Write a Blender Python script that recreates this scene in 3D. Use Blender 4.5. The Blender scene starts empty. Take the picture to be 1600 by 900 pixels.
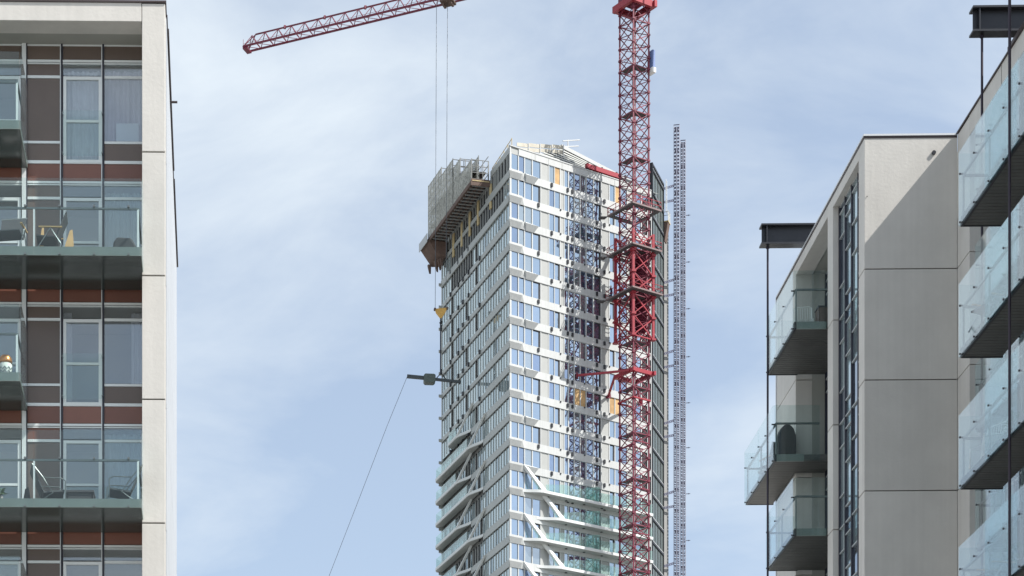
import bpy, bmesh, math, random
from mathutils import Vector, Matrix
random.seed(7)
R = math.radians
S = bpy.context.scene
C = S.collection

# ------------------------------------------------------------------ camera, sky, sun, exposure
cam = bpy.data.objects.new('camera', bpy.data.cameras.new('camera'))
C.objects.link(cam)
cam.data.sensor_width = 36.0
cam.data.lens = 76.5                      # 3400 px over a 1600 px wide picture
cam.data.shift_x = (800 - 390) / 1600     # a level, shifted lens: verticals stay vertical
cam.data.shift_y = (1861 - 450) / 1600
cam.data.clip_start = 0.5
cam.data.clip_end = 20000
cam.location = (0, 0, 1.6)
cam.rotation_euler = (R(90), 0, 0)
S.camera = cam

SUN = Vector((1.0, -0.40, 1.22)).normalized()      # direction towards the sun
SUN_EL = math.asin(SUN.z)
SUN_AZ = math.atan2(SUN.x, SUN.y)                  # clockwise from +Y
w = bpy.data.worlds.new('World')
S.world = w
w.use_nodes = True
nt = w.node_tree
nt.nodes.clear()
N = nt.nodes.new
out = N('ShaderNodeOutputWorld')
bg = N('ShaderNodeBackground')
sky = N('ShaderNodeTexSky')
sky.sky_type = 'NISHITA'
sky.sun_disc = False
sky.sun_elevation = SUN_EL
sky.sun_rotation = SUN_AZ
sky.air_density = 1.0
sky.dust_density = 1.5
sky.ozone_density = 1.0
tc = N('ShaderNodeTexCoord')
mp = N('ShaderNodeMapping')
mp.inputs['Scale'].default_value = (1.0, 1.0, 2.2)
mp.inputs['Rotation'].default_value = (R(14), R(-16), R(20))
mp.inputs['Location'].default_value = (1.3, 0.4, 0.2)
n1 = N('ShaderNodeTexNoise')
n1.inputs['Scale'].default_value = 6.0
n1.inputs['Detail'].default_value = 7
n1.inputs['Roughness'].default_value = 0.56
n1.inputs['Distortion'].default_value = 0.35
rp = N('ShaderNodeValToRGB')
rp.color_ramp.elements[0].position = 0.38
rp.color_ramp.elements[0].color = (0.32, 0.32, 0.32, 1)
rp.color_ramp.elements[1].position = 0.58
rp.color_ramp.elements[1].color = (0.97, 0.97, 0.97, 1)
mx = N('ShaderNodeMix')
mx.data_type = 'RGBA'
mx.inputs[7].default_value = (4.55, 5.02, 5.45, 1)      # thin cloud, same unit as the sky texture
L = nt.links.new
L(tc.outputs['Generated'], mp.inputs['Vector'])
L(mp.outputs['Vector'], n1.inputs['Vector'])
n0 = N('ShaderNodeTexNoise')                     # broad banks; n1 gives the torn edges
n0.inputs['Scale'].default_value = 1.7
n0.inputs['Detail'].default_value = 3
n0.inputs['Roughness'].default_value = 0.45
n0.inputs['Distortion'].default_value = 0.6
L(mp.outputs['Vector'], n0.inputs['Vector'])
ad = N('ShaderNodeMix')
ad.inputs[0].default_value = 0.5
L(n0.outputs['Fac'], ad.inputs[2])
L(n1.outputs['Fac'], ad.inputs[3])
L(ad.outputs[0], rp.inputs['Fac'])
L(rp.outputs['Color'], mx.inputs[0])
L(sky.outputs['Color'], mx.inputs[6])
L(mx.outputs[2], bg.inputs['Color'])
L(bg.outputs['Background'], out.inputs['Surface'])
bg.inputs['Strength'].default_value = 0.12

sun = bpy.data.objects.new('sun', bpy.data.lights.new('sun', 'SUN'))
C.objects.link(sun)
sun.data.energy = 4.8
sun.data.angle = R(0.5)
sun.data.color = (1.0, 0.965, 0.91)
sun.rotation_euler = SUN.to_track_quat('Z', 'Y').to_euler()
sun.location = (60, -40, 80)

S.view_settings.view_transform = 'Standard'
S.view_settings.look = 'None'
S.view_settings.gamma = 1.0
S.view_settings.exposure = 0.62
S.render.engine = 'CYCLES'
S.cycles.max_bounces = 10
S.cycles.transparent_max_bounces = 24

# ------------------------------------------------------------------ materials
def mat(name, col, rough=0.6, metal=0.0, var=0.0, scale=3.0, bump=0.0, spec=0.5, streak=0.0, rnd=0.0):
    m = bpy.data.materials.new(name)
    m.use_nodes = True
    t = m.node_tree
    b = t.nodes['Principled BSDF']
    b.inputs['Base Color'].default_value = (*col, 1)
    b.inputs['Roughness'].default_value = rough
    b.inputs['Metallic'].default_value = metal
    b.inputs['Specular IOR Level'].default_value = spec
    if var or bump:
        tc = t.nodes.new('ShaderNodeTexCoord')
        no = t.nodes.new('ShaderNodeTexNoise')
        no.inputs['Scale'].default_value = scale
        no.inputs['Detail'].default_value = 8
        no.inputs['Roughness'].default_value = 0.62
        t.links.new(tc.outputs['Object'], no.inputs['Vector'])
        if var:
            mr = t.nodes.new('ShaderNodeMapRange')
            mr.inputs['From Min'].default_value = 0.25
            mr.inputs['From Max'].default_value = 0.75
            mr.inputs['To Min'].default_value = 1 - var
            mr.inputs['To Max'].default_value = 1 + var
            t.links.new(no.outputs['Fac'], mr.inputs['Value'])
            fac = mr.outputs['Result']
            if streak:                       # faint rain streaks, long in z
                mpn = t.nodes.new('ShaderNodeMapping')
                mpn.inputs['Scale'].default_value = (5.0, 5.0, 0.12)
                n2 = t.nodes.new('ShaderNodeTexNoise')
                n2.inputs['Scale'].default_value = 1.0
                n2.inputs['Detail'].default_value = 4
                t.links.new(tc.outputs['Object'], mpn.inputs['Vector'])
                t.links.new(mpn.outputs['Vector'], n2.inputs['Vector'])
                m2 = t.nodes.new('ShaderNodeMapRange')
                m2.inputs['From Min'].default_value = 0.3
                m2.inputs['From Max'].default_value = 0.7
                m2.inputs['To Min'].default_value = 1 - streak
                m2.inputs['To Max'].default_value = 1 + streak * 0.5
                t.links.new(n2.outputs['Fac'], m2.inputs['Value'])
                mm = t.nodes.new('ShaderNodeMath')
                mm.operation = 'MULTIPLY'
                t.links.new(fac, mm.inputs[0])
                t.links.new(m2.outputs['Result'], mm.inputs[1])
                fac = mm.outputs['Value']
            if rnd:                          # every panel a little lighter or darker than the next
                oi = t.nodes.new('ShaderNodeObjectInfo')
                m3 = t.nodes.new('ShaderNodeMapRange')
                m3.inputs['To Min'].default_value = 1 - rnd
                m3.inputs['To Max'].default_value = 1 + rnd
                t.links.new(oi.outputs['Random'], m3.inputs['Value'])
                m4 = t.nodes.new('ShaderNodeMath')
                m4.operation = 'MULTIPLY'
                t.links.new(fac, m4.inputs[0])
                t.links.new(m3.outputs['Result'], m4.inputs[1])
                fac = m4.outputs['Value']
            vm = t.nodes.new('ShaderNodeVectorMath')
            vm.operation = 'SCALE'
            vm.inputs[0].default_value = col
            t.links.new(fac, vm.inputs['Scale'])
            t.links.new(vm.outputs['Vector'], b.inputs['Base Color'])
        if bump:
            n3 = t.nodes.new('ShaderNodeTexNoise')
            n3.inputs['Scale'].default_value = scale * 12
            n3.inputs['Detail'].default_value = 4
            t.links.new(tc.outputs['Object'], n3.inputs['Vector'])
            bp = t.nodes.new('ShaderNodeBump')
            bp.inputs['Strength'].default_value = bump
            bp.inputs['Distance'].default_value = 0.02
            t.links.new(n3.outputs['Fac'], bp.inputs['Height'])
            t.links.new(bp.outputs['Normal'], b.inputs['Normal'])
    return m

def mirror_glass(name, base, tint, fac, rough=0.02, wob=0.004, vary=0.0):
    """coated facade glass that cannot be seen through: a dark body under a tinted mirror coat"""
    m = bpy.data.materials.new(name)
    m.use_nodes = True
    t = m.node_tree
    t.nodes.remove(t.nodes['Principled BSDF'])
    o = t.nodes['Material Output']
    d = t.nodes.new('ShaderNodeBsdfDiffuse')
    d.inputs['Color'].default_value = (*base, 1)
    g = t.nodes.new('ShaderNodeBsdfGlossy')
    g.inputs['Color'].default_value = (*tint, 1)
    g.inputs['Roughness'].default_value = rough
    mx = t.nodes.new('ShaderNodeMixShader')
    lw = t.nodes.new('ShaderNodeFresnel')
    lw.inputs['IOR'].default_value = 1.5
    mr = t.nodes.new('ShaderNodeMapRange')
    mr.inputs['From Min'].default_value = 0.04
    mr.inputs['From Max'].default_value = 1.0
    mr.inputs['To Min'].default_value = fac
    mr.inputs['To Max'].default_value = 1.0
    t.links.new(lw.outputs['Fac'], mr.inputs['Value'])
    t.links.new(mr.outputs['Result'], mx.inputs['Fac'])
    tc = t.nodes.new('ShaderNodeTexCoord')
    no = t.nodes.new('ShaderNodeTexNoise')
    no.inputs['Scale'].default_value = 1.3
    no.inputs['Detail'].default_value = 2
    t.links.new(tc.outputs['Object'], no.inputs['Vector'])
    bp = t.nodes.new('ShaderNodeBump')
    bp.inputs['Strength'].default_value = 1.0
    bp.inputs['Distance'].default_value = wob
    t.links.new(no.outputs['Fac'], bp.inputs['Height'])
    t.links.new(bp.outputs['Normal'], g.inputs['Normal'])
    t.links.new(d.outputs['BSDF'], mx.inputs[1])
    t.links.new(g.outputs['BSDF'], mx.inputs[2])
    t.links.new(mx.outputs['Shader'], o.inputs['Surface'])
    return m

def clear_glass(name, tint, refl=0.05, gain=1.0, haze=0.0, hcol=(0.7, 0.8, 0.82)):
    """panes you can see through"""
    m = bpy.data.materials.new(name)
    m.use_nodes = True
    t = m.node_tree
    t.nodes.remove(t.nodes['Principled BSDF'])
    o = t.nodes['Material Output']
    tr = t.nodes.new('ShaderNodeBsdfTransparent')
    tr.inputs['Color'].default_value = (*tint, 1)
    g = t.nodes.new('ShaderNodeBsdfGlossy')
    g.inputs['Color'].default_value = (0.95, 0.98, 1, 1)
    g.inputs['Roughness'].default_value = 0.01
    lw = t.nodes.new('ShaderNodeLayerWeight')
    lw.inputs['Blend'].default_value = 0.5
    pw = t.nodes.new('ShaderNodeMath')
    pw.operation = 'POWER'
    pw.inputs[1].default_value = 5.0
    t.links.new(lw.outputs['Facing'], pw.inputs[0])
    ma = t.nodes.new('ShaderNodeMath')
    ma.operation = 'MULTIPLY_ADD'
    ma.use_clamp = True
    ma.inputs[1].default_value = gain
    ma.inputs[2].default_value = refl
    t.links.new(pw.outputs['Value'], ma.inputs[0])
    mx = t.nodes.new('ShaderNodeMixShader')
    src = tr.outputs['BSDF']
    if haze:
        df = t.nodes.new('ShaderNodeBsdfDiffuse')
        df.inputs['Color'].default_value = (*hcol, 1)
        m2 = t.nodes.new('ShaderNodeMixShader')
        m2.inputs['Fac'].default_value = haze
        t.links.new(src, m2.inputs[1])
        t.links.new(df.outputs['BSDF'], m2.inputs[2])
        src = m2.outputs['Shader']
    t.links.new(ma.outputs['Value'], mx.inputs['Fac'])
    t.links.new(src, mx.inputs[1])
    t.links.new(g.outputs['BSDF'], mx.inputs[2])
    t.links.new(mx.outputs['Shader'], o.inputs['Surface'])
    return m

def net_mat(name, col, cell, cover):
    """woven safety net: fine mesh with holes"""
    m = mat(name, col, 0.8, var=0.25, scale=0.6)
    t = m.node_tree
    b = t.nodes['Principled BSDF']
    tc = t.nodes.new('ShaderNodeTexCoord')
    no = t.nodes.new('ShaderNodeTexNoise')
    no.inputs['Scale'].default_value = cell
    no.inputs['Detail'].default_value = 3
    t.links.new(tc.outputs['Object'], no.inputs['Vector'])
    gt = t.nodes.new('ShaderNodeMapRange')
    gt.inputs['From Min'].default_value = 0.35
    gt.inputs['From Max'].default_value = 0.65
    gt.inputs['To Min'].default_value = cover - 0.25
    gt.inputs['To Max'].default_value = min(1, cover + 0.25)
    t.links.new(no.outputs['Fac'], gt.inputs['Value'])
    t.links.new(gt.outputs['Result'], b.inputs['Alpha'])
    return m

M = {
 'concrete': mat('concrete', (0.56, 0.54, 0.505), 0.85, var=0.07, scale=1.0, bump=0.22, streak=0.045, rnd=0.05),
 'white_wall': mat('white_wall', (0.43, 0.45, 0.475), 0.5, var=0.06, scale=0.6, streak=0.06),
 'coping': mat('coping', (0.06, 0.045, 0.045), 0.5, 0.3),
 'coping_light': mat('coping_light', (0.62, 0.63, 0.64), 0.4, 0.3),
 'joint': mat('joint', (0.04, 0.035, 0.03), 0.9),
 'soffit': mat('soffit', (0.33, 0.33, 0.30), 0.8, var=0.06, scale=1.0),
 'brown': mat('brown_panel', (0.125, 0.094, 0.078), 0.28, var=0.08, scale=1.5, spec=0.55, rnd=0.08),
 'red': mat('rust_panel', (0.19, 0.083, 0.060), 0.30, var=0.10, scale=1.5, spec=0.5, rnd=0.18),
 'alu': mat('aluminium_frame', (0.70, 0.73, 0.73), 0.4, 0.1, var=0.04),
 'darkframe': mat('dark_mullion', (0.035, 0.035, 0.05), 0.45, 0.2),
 'wglass': mirror_glass('window_glass', (0.045, 0.055, 0.065), (0.80, 0.88, 1.0), 0.34, wob=0.003),
 'wclear': clear_glass('window_clear_glass', (0.84, 0.88, 0.90), 0.15, 1.0),
 'room': mat('room_dark', (0.10, 0.105, 0.115), 0.9, var=0.3, scale=0.8),
 'roomwall': mat('room_wall', (0.42, 0.41, 0.39), 0.9, var=0.1, scale=0.7),
 'curtain': mat('curtain', (0.46, 0.40, 0.45), 0.9, var=0.15, scale=2),
 'curtain2': mat('curtain_pale', (0.62, 0.60, 0.62), 0.9, var=0.1, scale=2),
 'curtain3': mat('curtain_green', (0.36, 0.41, 0.40), 0.9, var=0.1, scale=2),
 'blind': mat('blind', (0.62, 0.64, 0.66), 0.9, var=0.05, scale=2),
 'bglass': clear_glass('balustrade_glass', (0.90, 0.945, 0.94), 0.025, 1.0, 0.012, (0.62, 0.74, 0.73)),
 'jglass': clear_glass('juliet_glass', (0.93, 0.96, 0.95), 0.03, 0.8),
 'bglass2': clear_glass('balustrade_glass_blue', (0.90, 0.95, 0.955), 0.05, 1.0, 0.05, (0.66, 0.76, 0.80)),
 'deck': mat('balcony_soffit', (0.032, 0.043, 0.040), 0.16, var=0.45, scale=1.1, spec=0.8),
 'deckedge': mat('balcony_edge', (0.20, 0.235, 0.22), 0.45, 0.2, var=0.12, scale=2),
 'deckmetal': mat('balcony_ribbed_soffit', (0.10, 0.10, 0.095), 0.5, 0.2, var=0.2, scale=1.5),
 'rail': mat('hand_rail', (0.17, 0.19, 0.19), 0.35, 0.6),
 'black': mat('black_steel', (0.028, 0.030, 0.036), 0.42, 0.4, var=0.2, scale=2),
 'rod': mat('hanger_rod', (0.035, 0.028, 0.04), 0.4, 0.6),
 'balcony_white': mat('balcony_white', (0.62, 0.64, 0.635), 0.5, var=0.05, scale=0.4),  # tower white made lighter to offset the shade on the balconies
 'tower_white': mat('tower_white', (0.45, 0.463, 0.46), 0.5, var=0.06, scale=0.5, streak=0.08, rnd=0.05),
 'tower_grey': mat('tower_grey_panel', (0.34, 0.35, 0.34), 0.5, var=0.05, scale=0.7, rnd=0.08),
 'tower_band': mat('tower_side_band', (0.37, 0.385, 0.37), 0.45, 0.1, var=0.06, scale=0.5),
 'tglass': mirror_glass('tower_glass', (0.07, 0.11, 0.16), (0.62, 0.75, 0.92), 0.68),
 'tglass2': mirror_glass('tower_glass_pale', (0.17, 0.21, 0.23), (0.66, 0.75, 0.86), 0.60),
 'tglass3': mirror_glass('tower_glass_deep', (0.05, 0.08, 0.13), (0.54, 0.66, 0.88), 0.62),
 'sglass': mirror_glass('side_glass', (0.27, 0.325, 0.335), (0.74, 0.85, 0.90), 0.46, 0.04),
 'sglass2': mirror_glass('side_glass_dark', (0.16, 0.20, 0.215), (0.64, 0.74, 0.80), 0.40, 0.04),
 'sglass3': mirror_glass('side_glass_pale', (0.33, 0.385, 0.39), (0.78, 0.87, 0.90), 0.46, 0.04),
 'dark': mat('dark_opening', (0.03, 0.032, 0.038), 0.8),
 'core': mat('tower_core', (0.22, 0.22, 0.215), 0.9, var=0.1, scale=0.3),
 'screenwall': mirror_glass('east_glass', (0.115, 0.13, 0.125), (0.5, 0.58, 0.58), 0.14, 0.15, 0.02),
 'ply': mat('plywood', (0.50, 0.32, 0.15), 0.8, var=0.3, scale=1.0, rnd=0.15),
 'timber': mat('timber', (0.50, 0.40, 0.22), 0.85, var=0.2, scale=1.0),
 'tbrown': mat('formwork_brown', (0.115, 0.075, 0.06), 0.8, var=0.35, scale=1.2),
 'net': net_mat('safety_net', (0.42, 0.42, 0.38), 2.6, 0.62),
 'galv': mat('galvanised_tube', (0.40, 0.41, 0.41), 0.45, 0.5),
 'edgeboard': mat('edge_board', (0.46, 0.43, 0.36), 0.7, var=0.2, scale=0.9),
 'roofslat': mat('roof_slat', (0.40, 0.41, 0.39), 0.55, var=0.08, scale=0.7),
 'roofgap': mat('roof_gap', (0.06, 0.063, 0.055), 0.9),
 'tglassrail': clear_glass('tower_balustrade', (0.80, 0.91, 0.89), 0.06, 1.0, 0.08, (0.5, 0.66, 0.62)),
 'greenglass': clear_glass('privacy_glass', (0.66, 0.82, 0.75), 0.06, 1.0, 0.14, (0.34, 0.56, 0.48)),
 'crane': mat('crane_red_shaded', (0.155, 0.017, 0.038), 0.45, 0.1, var=0.25, scale=0.8),  # crane red darkened: part shade on mast and jib members is in the colour
 'crane_bright': mat('crane_red_bright', (0.29, 0.025, 0.038), 0.4, 0.1, var=0.15, scale=0.8),  # same red in a brighter copy, for climbing frame, collars and ties
 'grate': mat('walkway_grating', (0.085, 0.08, 0.082), 0.7, 0.3, var=0.3, scale=1.5),
 'rope': mat('steel_rope', (0.16, 0.17, 0.19), 0.5, 0.6),
 'transom_grey': mat('transom_grey', (0.36, 0.38, 0.38), 0.45, 0.1),
 'kick': mat('kick_plate', (0.17, 0.12, 0.12), 0.6, 0.2, var=0.2),
 'netframe': mat('screen_tube', (0.16, 0.165, 0.16), 0.5, 0.4),
 'yellow': mat('hook_yellow', (0.62, 0.36, 0.08), 0.45, var=0.15, scale=2),
 'loadgrey': mat('load_grey', (0.055, 0.065, 0.07), 0.5, 0.3, var=0.15),
 'loadgreen': mat('load_green', (0.085, 0.105, 0.095), 0.5, 0.2, var=0.2),
 'hoist': mat('hoist_steel', (0.36, 0.365, 0.43), 0.5, 0.5),
 'hoist_dark': mat('hoist_dark', (0.10, 0.10, 0.15), 0.5, 0.4),
 'blue': mat('blue_sheet', (0.13, 0.19, 0.38), 0.5),
 'navy': mat('navy_cloth', (0.025, 0.03, 0.075), 0.9),
 'skin': mat('skin', (0.42, 0.24, 0.17), 0.6),
 'helmet': mat('helmet', (0.6, 0.6, 0.58), 0.4),
 'asphalt': mat('asphalt', (0.055, 0.055, 0.055), 0.9, var=0.2, scale=0.6, bump=0.2),
 'paving': mat('paving', (0.38, 0.37, 0.35), 0.85, var=0.15, scale=0.8, bump=0.15),
 'kerb': mat('kerb_stone', (0.34, 0.34, 0.33), 0.8, var=0.1),
 'grass': mat('ground_quay', (0.20, 0.20, 0.19), 0.95, var=0.3, scale=0.05),
 'chairdark': mat('dark_sling', (0.055, 0.06, 0.065), 0.7, var=0.1),
 'wood': mat('chair_wood', (0.50, 0.33, 0.15), 0.6, var=0.2, scale=4),
 'tube': mat('chair_tube', (0.30, 0.33, 0.34), 0.35, 0.5),
 'cover': mat('dark_cover', (0.045, 0.045, 0.05), 0.75, var=0.2),
 'wicker': mat('white_basket', (0.70, 0.70, 0.66), 0.7),
 'copper': mat('copper_dome', (0.60, 0.25, 0.08), 0.3, 0.6),
 'whiteplastic': mat('white_furniture', (0.72, 0.72, 0.70), 0.5),
 'leaf': mat('leaf', (0.07, 0.13, 0.045), 0.6, var=0.3, scale=5),
 'pot': mat('plant_pot', (0.25, 0.24, 0.23), 0.7),
}

# ------------------------------------------------------------------ mesh helpers
class MB:
    def __init__(self, xf=None):
        self.v, self.f, self.xf = [], [], xf or (lambda a, b, c: (a, b, c))
    def pt(self, p):
        self.v.append(tuple(self.xf(*p)))
        return len(self.v) - 1
    def hexa(self, b, t):
        i = [self.pt(p) for p in b] + [self.pt(p) for p in t]
        for q in ((0,1,2,3), (4,5,6,7), (0,1,5,4), (1,2,6,5), (2,3,7,6), (3,0,4,7)):
            self.f.append([i[k] for k in q])
        return self
    def box(self, x0, x1, y0, y1, z0, z1):
        return self.hexa([(x0,y0,z0),(x1,y0,z0),(x1,y1,z0),(x0,y1,z0)],
                         [(x0,y0,z1),(x1,y0,z1),(x1,y1,z1),(x0,y1,z1)])
    def prism(self, pts, d):
        n = len(pts); d = Vector(d)
        a = [self.pt(p) for p in pts]
        b = [self.pt(Vector(p) + d) for p in pts]
        self.f.append(a); self.f.append(b)
        for k in range(n):
            self.f.append([a[k], a[(k+1) % n], b[(k+1) % n], b[k]])
        return self
    def bar(self, p, q, wd, h=None, up=(0, 0, 1)):
        p, q = Vector(self.xf(*p)), Vector(self.xf(*q))
        h = h or wd
        d = (q - p)
        if d.length < 1e-6: return self
        d.normalize()
        u = Vector(up)
        if abs(d.dot(u)) > 0.97: u = Vector((1, 0.3, 0)).normalized()
        s = d.cross(u).normalized(); u = s.cross(d)
        i = []
        for c in (p, q):
            for a, b in ((-1,-1),(1,-1),(1,1),(-1,1)):
                self.v.append(tuple(c + s*(a*wd/2) + u*(b*h/2))); i.append(len(self.v)-1)
        for k in ((0,1,2,3),(4,5,6,7),(0,1,5,4),(1,2,6,5),(2,3,7,6),(3,0,4,7)):
            self.f.append([i[j] for j in k])
        return self
    def tube(self, pts, r, n=6):
        pts = [Vector(self.xf(*p)) for p in pts]
        rings = []
        for k, p in enumerate(pts):
            d = (pts[min(k+1, len(pts)-1)] - pts[max(k-1, 0)]).normalized()
            u = Vector((0,0,1)) if abs(d.z) < 0.95 else Vector((1,0,0))
            s = d.cross(u).normalized(); u = s.cross(d)
            rg = []
            for j in range(n):
                a = 2*math.pi*j/n
                self.v.append(tuple(p + s*(r*math.cos(a)) + u*(r*math.sin(a)))); rg.append(len(self.v)-1)
            rings.append(rg)
        for a, b in zip(rings, rings[1:]):
            for j in range(n):
                self.f.append([a[j], a[(j+1) % n], b[(j+1) % n], b[j]])
        self.f.append(rings[0]); self.f.append(rings[-1])
        return self
    def lathe(self, prof, c=(0,0,0), n=16):
        rings = []
        for r, z in prof:
            rg = []
            for j in range(n):
                a = 2*math.pi*j/n
                rg.append(self.pt((c[0]+r*math.cos(a), c[1]+r*math.sin(a), c[2]+z)))
            rings.append(rg)
        for a, b in zip(rings, rings[1:]):
            for j in range(n):
                self.f.append([a[j], a[(j+1) % n], b[(j+1) % n], b[j]])
        self.f.append(rings[0]); self.f.append(rings[-1])
        return self
    def quad(self, a, b, c, d):
        self.f.append([self.pt(p) for p in (a, b, c, d)]); return self
    def mesh(self, name, m, smooth=False):
        me = bpy.data.meshes.new(name)
        me.from_pydata(self.v, [], self.f)
        bm = bmesh.new(); bm.from_mesh(me)
        bmesh.ops.recalc_face_normals(bm, faces=bm.faces)
        bm.to_mesh(me); bm.free()
        me.materials.append(m if not isinstance(m, str) else M[m])
        if smooth:
            for p in me.polygons: p.use_smooth = True
        return me
    def build(self, name, m, parent=None, smooth=False, bevel=0.0):
        o = bpy.data.objects.new(name, self.mesh(name, m, smooth))
        C.objects.link(o)
        if parent is not None: o.parent = parent
        if bevel:
            b = o.modifiers.new('bevel', 'BEVEL'); b.width = bevel; b.segments = 2; b.limit_method = 'ANGLE'
        return o

def empty(name, loc=(0,0,0), rz=0.0, parent=None):
    o = bpy.data.objects.new(name, None)
    C.objects.link(o); o.location = loc; o.rotation_euler = (0, 0, rz)
    o.empty_display_size = 0.5
    if parent is not None: o.parent = parent
    return o
def tag(o, label, cat, group=None):
    o['label'] = label; o['category'] = cat
    if group: o['group'] = group
    return o
def stuff(o):
    o['kind'] = 'stuff'; return o
def structure(o):
    o['kind'] = 'structure'; return o
def B(*a, xf=None): return MB(xf).box(*a)
def inst(o, loc, rz=0.0, parent=None):
    c = o.copy(); C.objects.link(c); c.location = loc; c.rotation_euler = (0, 0, rz)
    if parent is not None: c.parent = parent
    return c

# ------------------------------------------------------------------ ground (below the frame, seen in reflections)
structure(MB().quad((-6000,-3000,0),(6000,-3000,0),(6000,9000,0),(-6000,9000,0)).build('ground', 'grass'))
structure(MB().quad((-60,-40,.004),(60,-40,.004),(60,240,.004),(-60,240,.004)).build('pavement', 'paving'))
structure(MB().quad((1.5,-40,.008),(9.5,-40,.008),(9.5,240,.008),(1.5,240,.008)).build('road', 'asphalt'))
structure(B(1.3,1.5,-40,240,.0,.12).box(9.5,9.7,-40,240,.0,.12).build('kerb', 'kerb'))

# ================================================================== LEFT APARTMENT BUILDING
LB = empty('apartment_building', (-2.05, 52.77, 0), 0.016)
tag(LB, 'beige concrete apartment block at left with brown panelled bays and glass balconies', 'building')
ZTOP = 30.41
FK = 26.55
WY = 1.12
def panel(name, m, x0, x1, z0, z1, y=WY, th=0.03, parent=LB):
    return B(x0, x1, y, y+th, z0, z1).build(name, m, parent)
# carcass
B(-22, 0.0, 3.2, 15.1, 0, 30.1).build('wall', 'white_wall', LB)
B(-.56, -.004, 1.497, 3.2, 0, 30.1).build('wall', 'white_wall', LB)
B(-22, -0.565, 0.0, 3.1, 0, 13.2).build('lower_wall', 'concrete', LB)
B(-22, -.565, 2.9, 3.19, 13.2, 29.9).build('room_back', 'roomwall', LB)
for k in range(-1, 6):
    B(-22, -.565, 1.155, 2.895, FK-3*k-.06, FK-3*k+.40).build('floor_slab', 'roomwall', LB)
B(-3.55, -3.46, 1.155, 2.895, 13.2, 29.9).build('party_wall', 'roomwall', LB)
# side wall (facing right): white panels
zz = [0, 8.8, 11.8, 14.8, 17.8, 20.8, 23.8, 26.8, ZTOP]
for a, b in zip(zz, zz[1:]):
    for y0_, y1_ in ((.62, 7.4), (7.43, 15.05)):
        B(.003, .02, y0_, y1_, a+.012, b-.012).build('wall_panel', 'white_wall', LB)
# pillar: stacked concrete panels with open joints
for a, b in zip(zz, zz[1:]):
    B(-.558, 0.0, 0.0, 0.60, a+.015, b-.018).build('concrete_panel', 'concrete', LB, bevel=.008)
B(-.555, -.004, .605, 1.495, 0, ZTOP-.05).build('pillar_return', 'concrete', LB)
B(-.55, -.01, .04, .58, 0, ZTOP-.05).build('pillar_core', 'joint', LB)
B(-22, -.572, 0.0, 0.60, 29.96, ZTOP).build('roof_beam', 'concrete', LB, bevel=.008)
B(-22, -.565, .60, 3.19, 29.97, 30.2).build('soffit', 'soffit', LB)
B(-22.05, .03, -.03, .62, ZTOP, ZTOP+.05)  .box(.0, .045, .62, 15.1, ZTOP, ZTOP+.05).build('coping', 'coping', LB)
# dark gutter rail that runs along the side roof edge
B(.046, .07, 1.2, 8.6, ZTOP-.04, ZTOP+.02).box(.046, .07, 9.2, 15.0, ZTOP-.04, ZTOP+.02).build('gutter', 'coping', LB)
MB().tube([(.05,4.6,ZTOP-.1),(.22,4.6,ZTOP-.1)], .03).build('spout', 'coping', LB)

def px(p): return (p-390)/63.09 + 2.05
cols = [(px(44.5), px(95.5), 'solid'), (px(100), px(160.5), 'door'), (px(164.5), -.565, 'fix')]
lcols = [(px(-30), px(34.5), 'door'), (px(-92), px(-34), 'solid'), (px(-154), px(-96), 'fix')]
mull = [px(98), px(162.5), px(-32), px(-94)]
def window(name, x0, x1, z0, z1, fw, parent, y=WY, rail=None, pm='wglass', fm='alu'):
    mb = MB()
    mb.box(x0, x0+fw, y-.03, y+.05, z0, z1).box(x1-fw, x1, y-.03, y+.05, z0, z1)
    mb.box(x0+fw, x1-fw, y-.027, y+.05, z0, z0+fw).box(x0+fw, x1-fw, y-.027, y+.05, z1-fw, z1)
    if rail: mb.box(x0+fw, x1-fw, y-.025, y+.05, z0+rail, z0+rail+fw*.8)
    f = mb.build(name, fm, parent)
    if rail:
        B(x0+fw, x1-fw, y+.005, y+.02, z0+fw, z0+rail).build('pane', pm, f)
        B(x0+fw, x1-fw, y+.005, y+.02, z0+rail+fw*.8, z1-fw).build('pane', pm, f)
    else:
        B(x0+fw, x1-fw, y+.005, y+.02, z0+fw, z1-fw).build('pane', pm, f)
    return f
for k in range(0, 5):
    zs = FK - 3.0*k
    for (x0, x1, kind) in cols + lcols:
        panel('red_panel', 'red', x0, x1, zs+.055, zs+.465)
        if kind == 'solid':
            panel('brown_panel', 'brown', x0, x1, zs+.56, zs+.955)
            panel('brown_panel', 'brown', x0, x1, zs+1.035, zs+2.57)
            panel('red_panel' if k == 3 else 'brown_panel', 'red' if k == 3 else 'brown', x0, x1, zs+2.65, zs+2.925)
        elif kind == 'door':
            window('window', x0+.005, x1-.005, zs+.49, zs+2.62, .075, LB, rail=1.0, pm='wclear')
            panel('glass_strip', 'wclear', x0, x1, zs+2.66, zs+2.925)
        else:
            panel('brown_panel', 'brown', x0, x1, zs+.56, zs+.955)
            panel('window_pane', 'wclear', x0, x1, zs+1.04, zs+2.575)
            panel('glass_strip', 'wclear', x0, x1, zs+2.66, zs+2.925)
        if k == 0:
            panel('brown_panel', 'brown', x0, x1, zs+3.05, zs+3.38)
    for (x0, x1, kind) in cols + lcols:
        panel('transom', 'alu', x0, x1, zs+.47, zs+.545, WY-.02, .05)
        if kind != 'door':
            panel('transom', 'alu', x0, x1, zs+.965, zs+1.025, WY-.02, .05)
        if kind != 'door':
            panel('transom', 'alu', x0, x1, zs+2.58, zs+2.645, WY-.02, .05)
    B(-9, -.56, WY-.03, WY+.028, zs+2.975, zs+3.03).box(-9, -.56, WY-.025, WY+.028, zs+2.93, zs+2.955).build('slab_trim', 'alu', LB)
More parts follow.
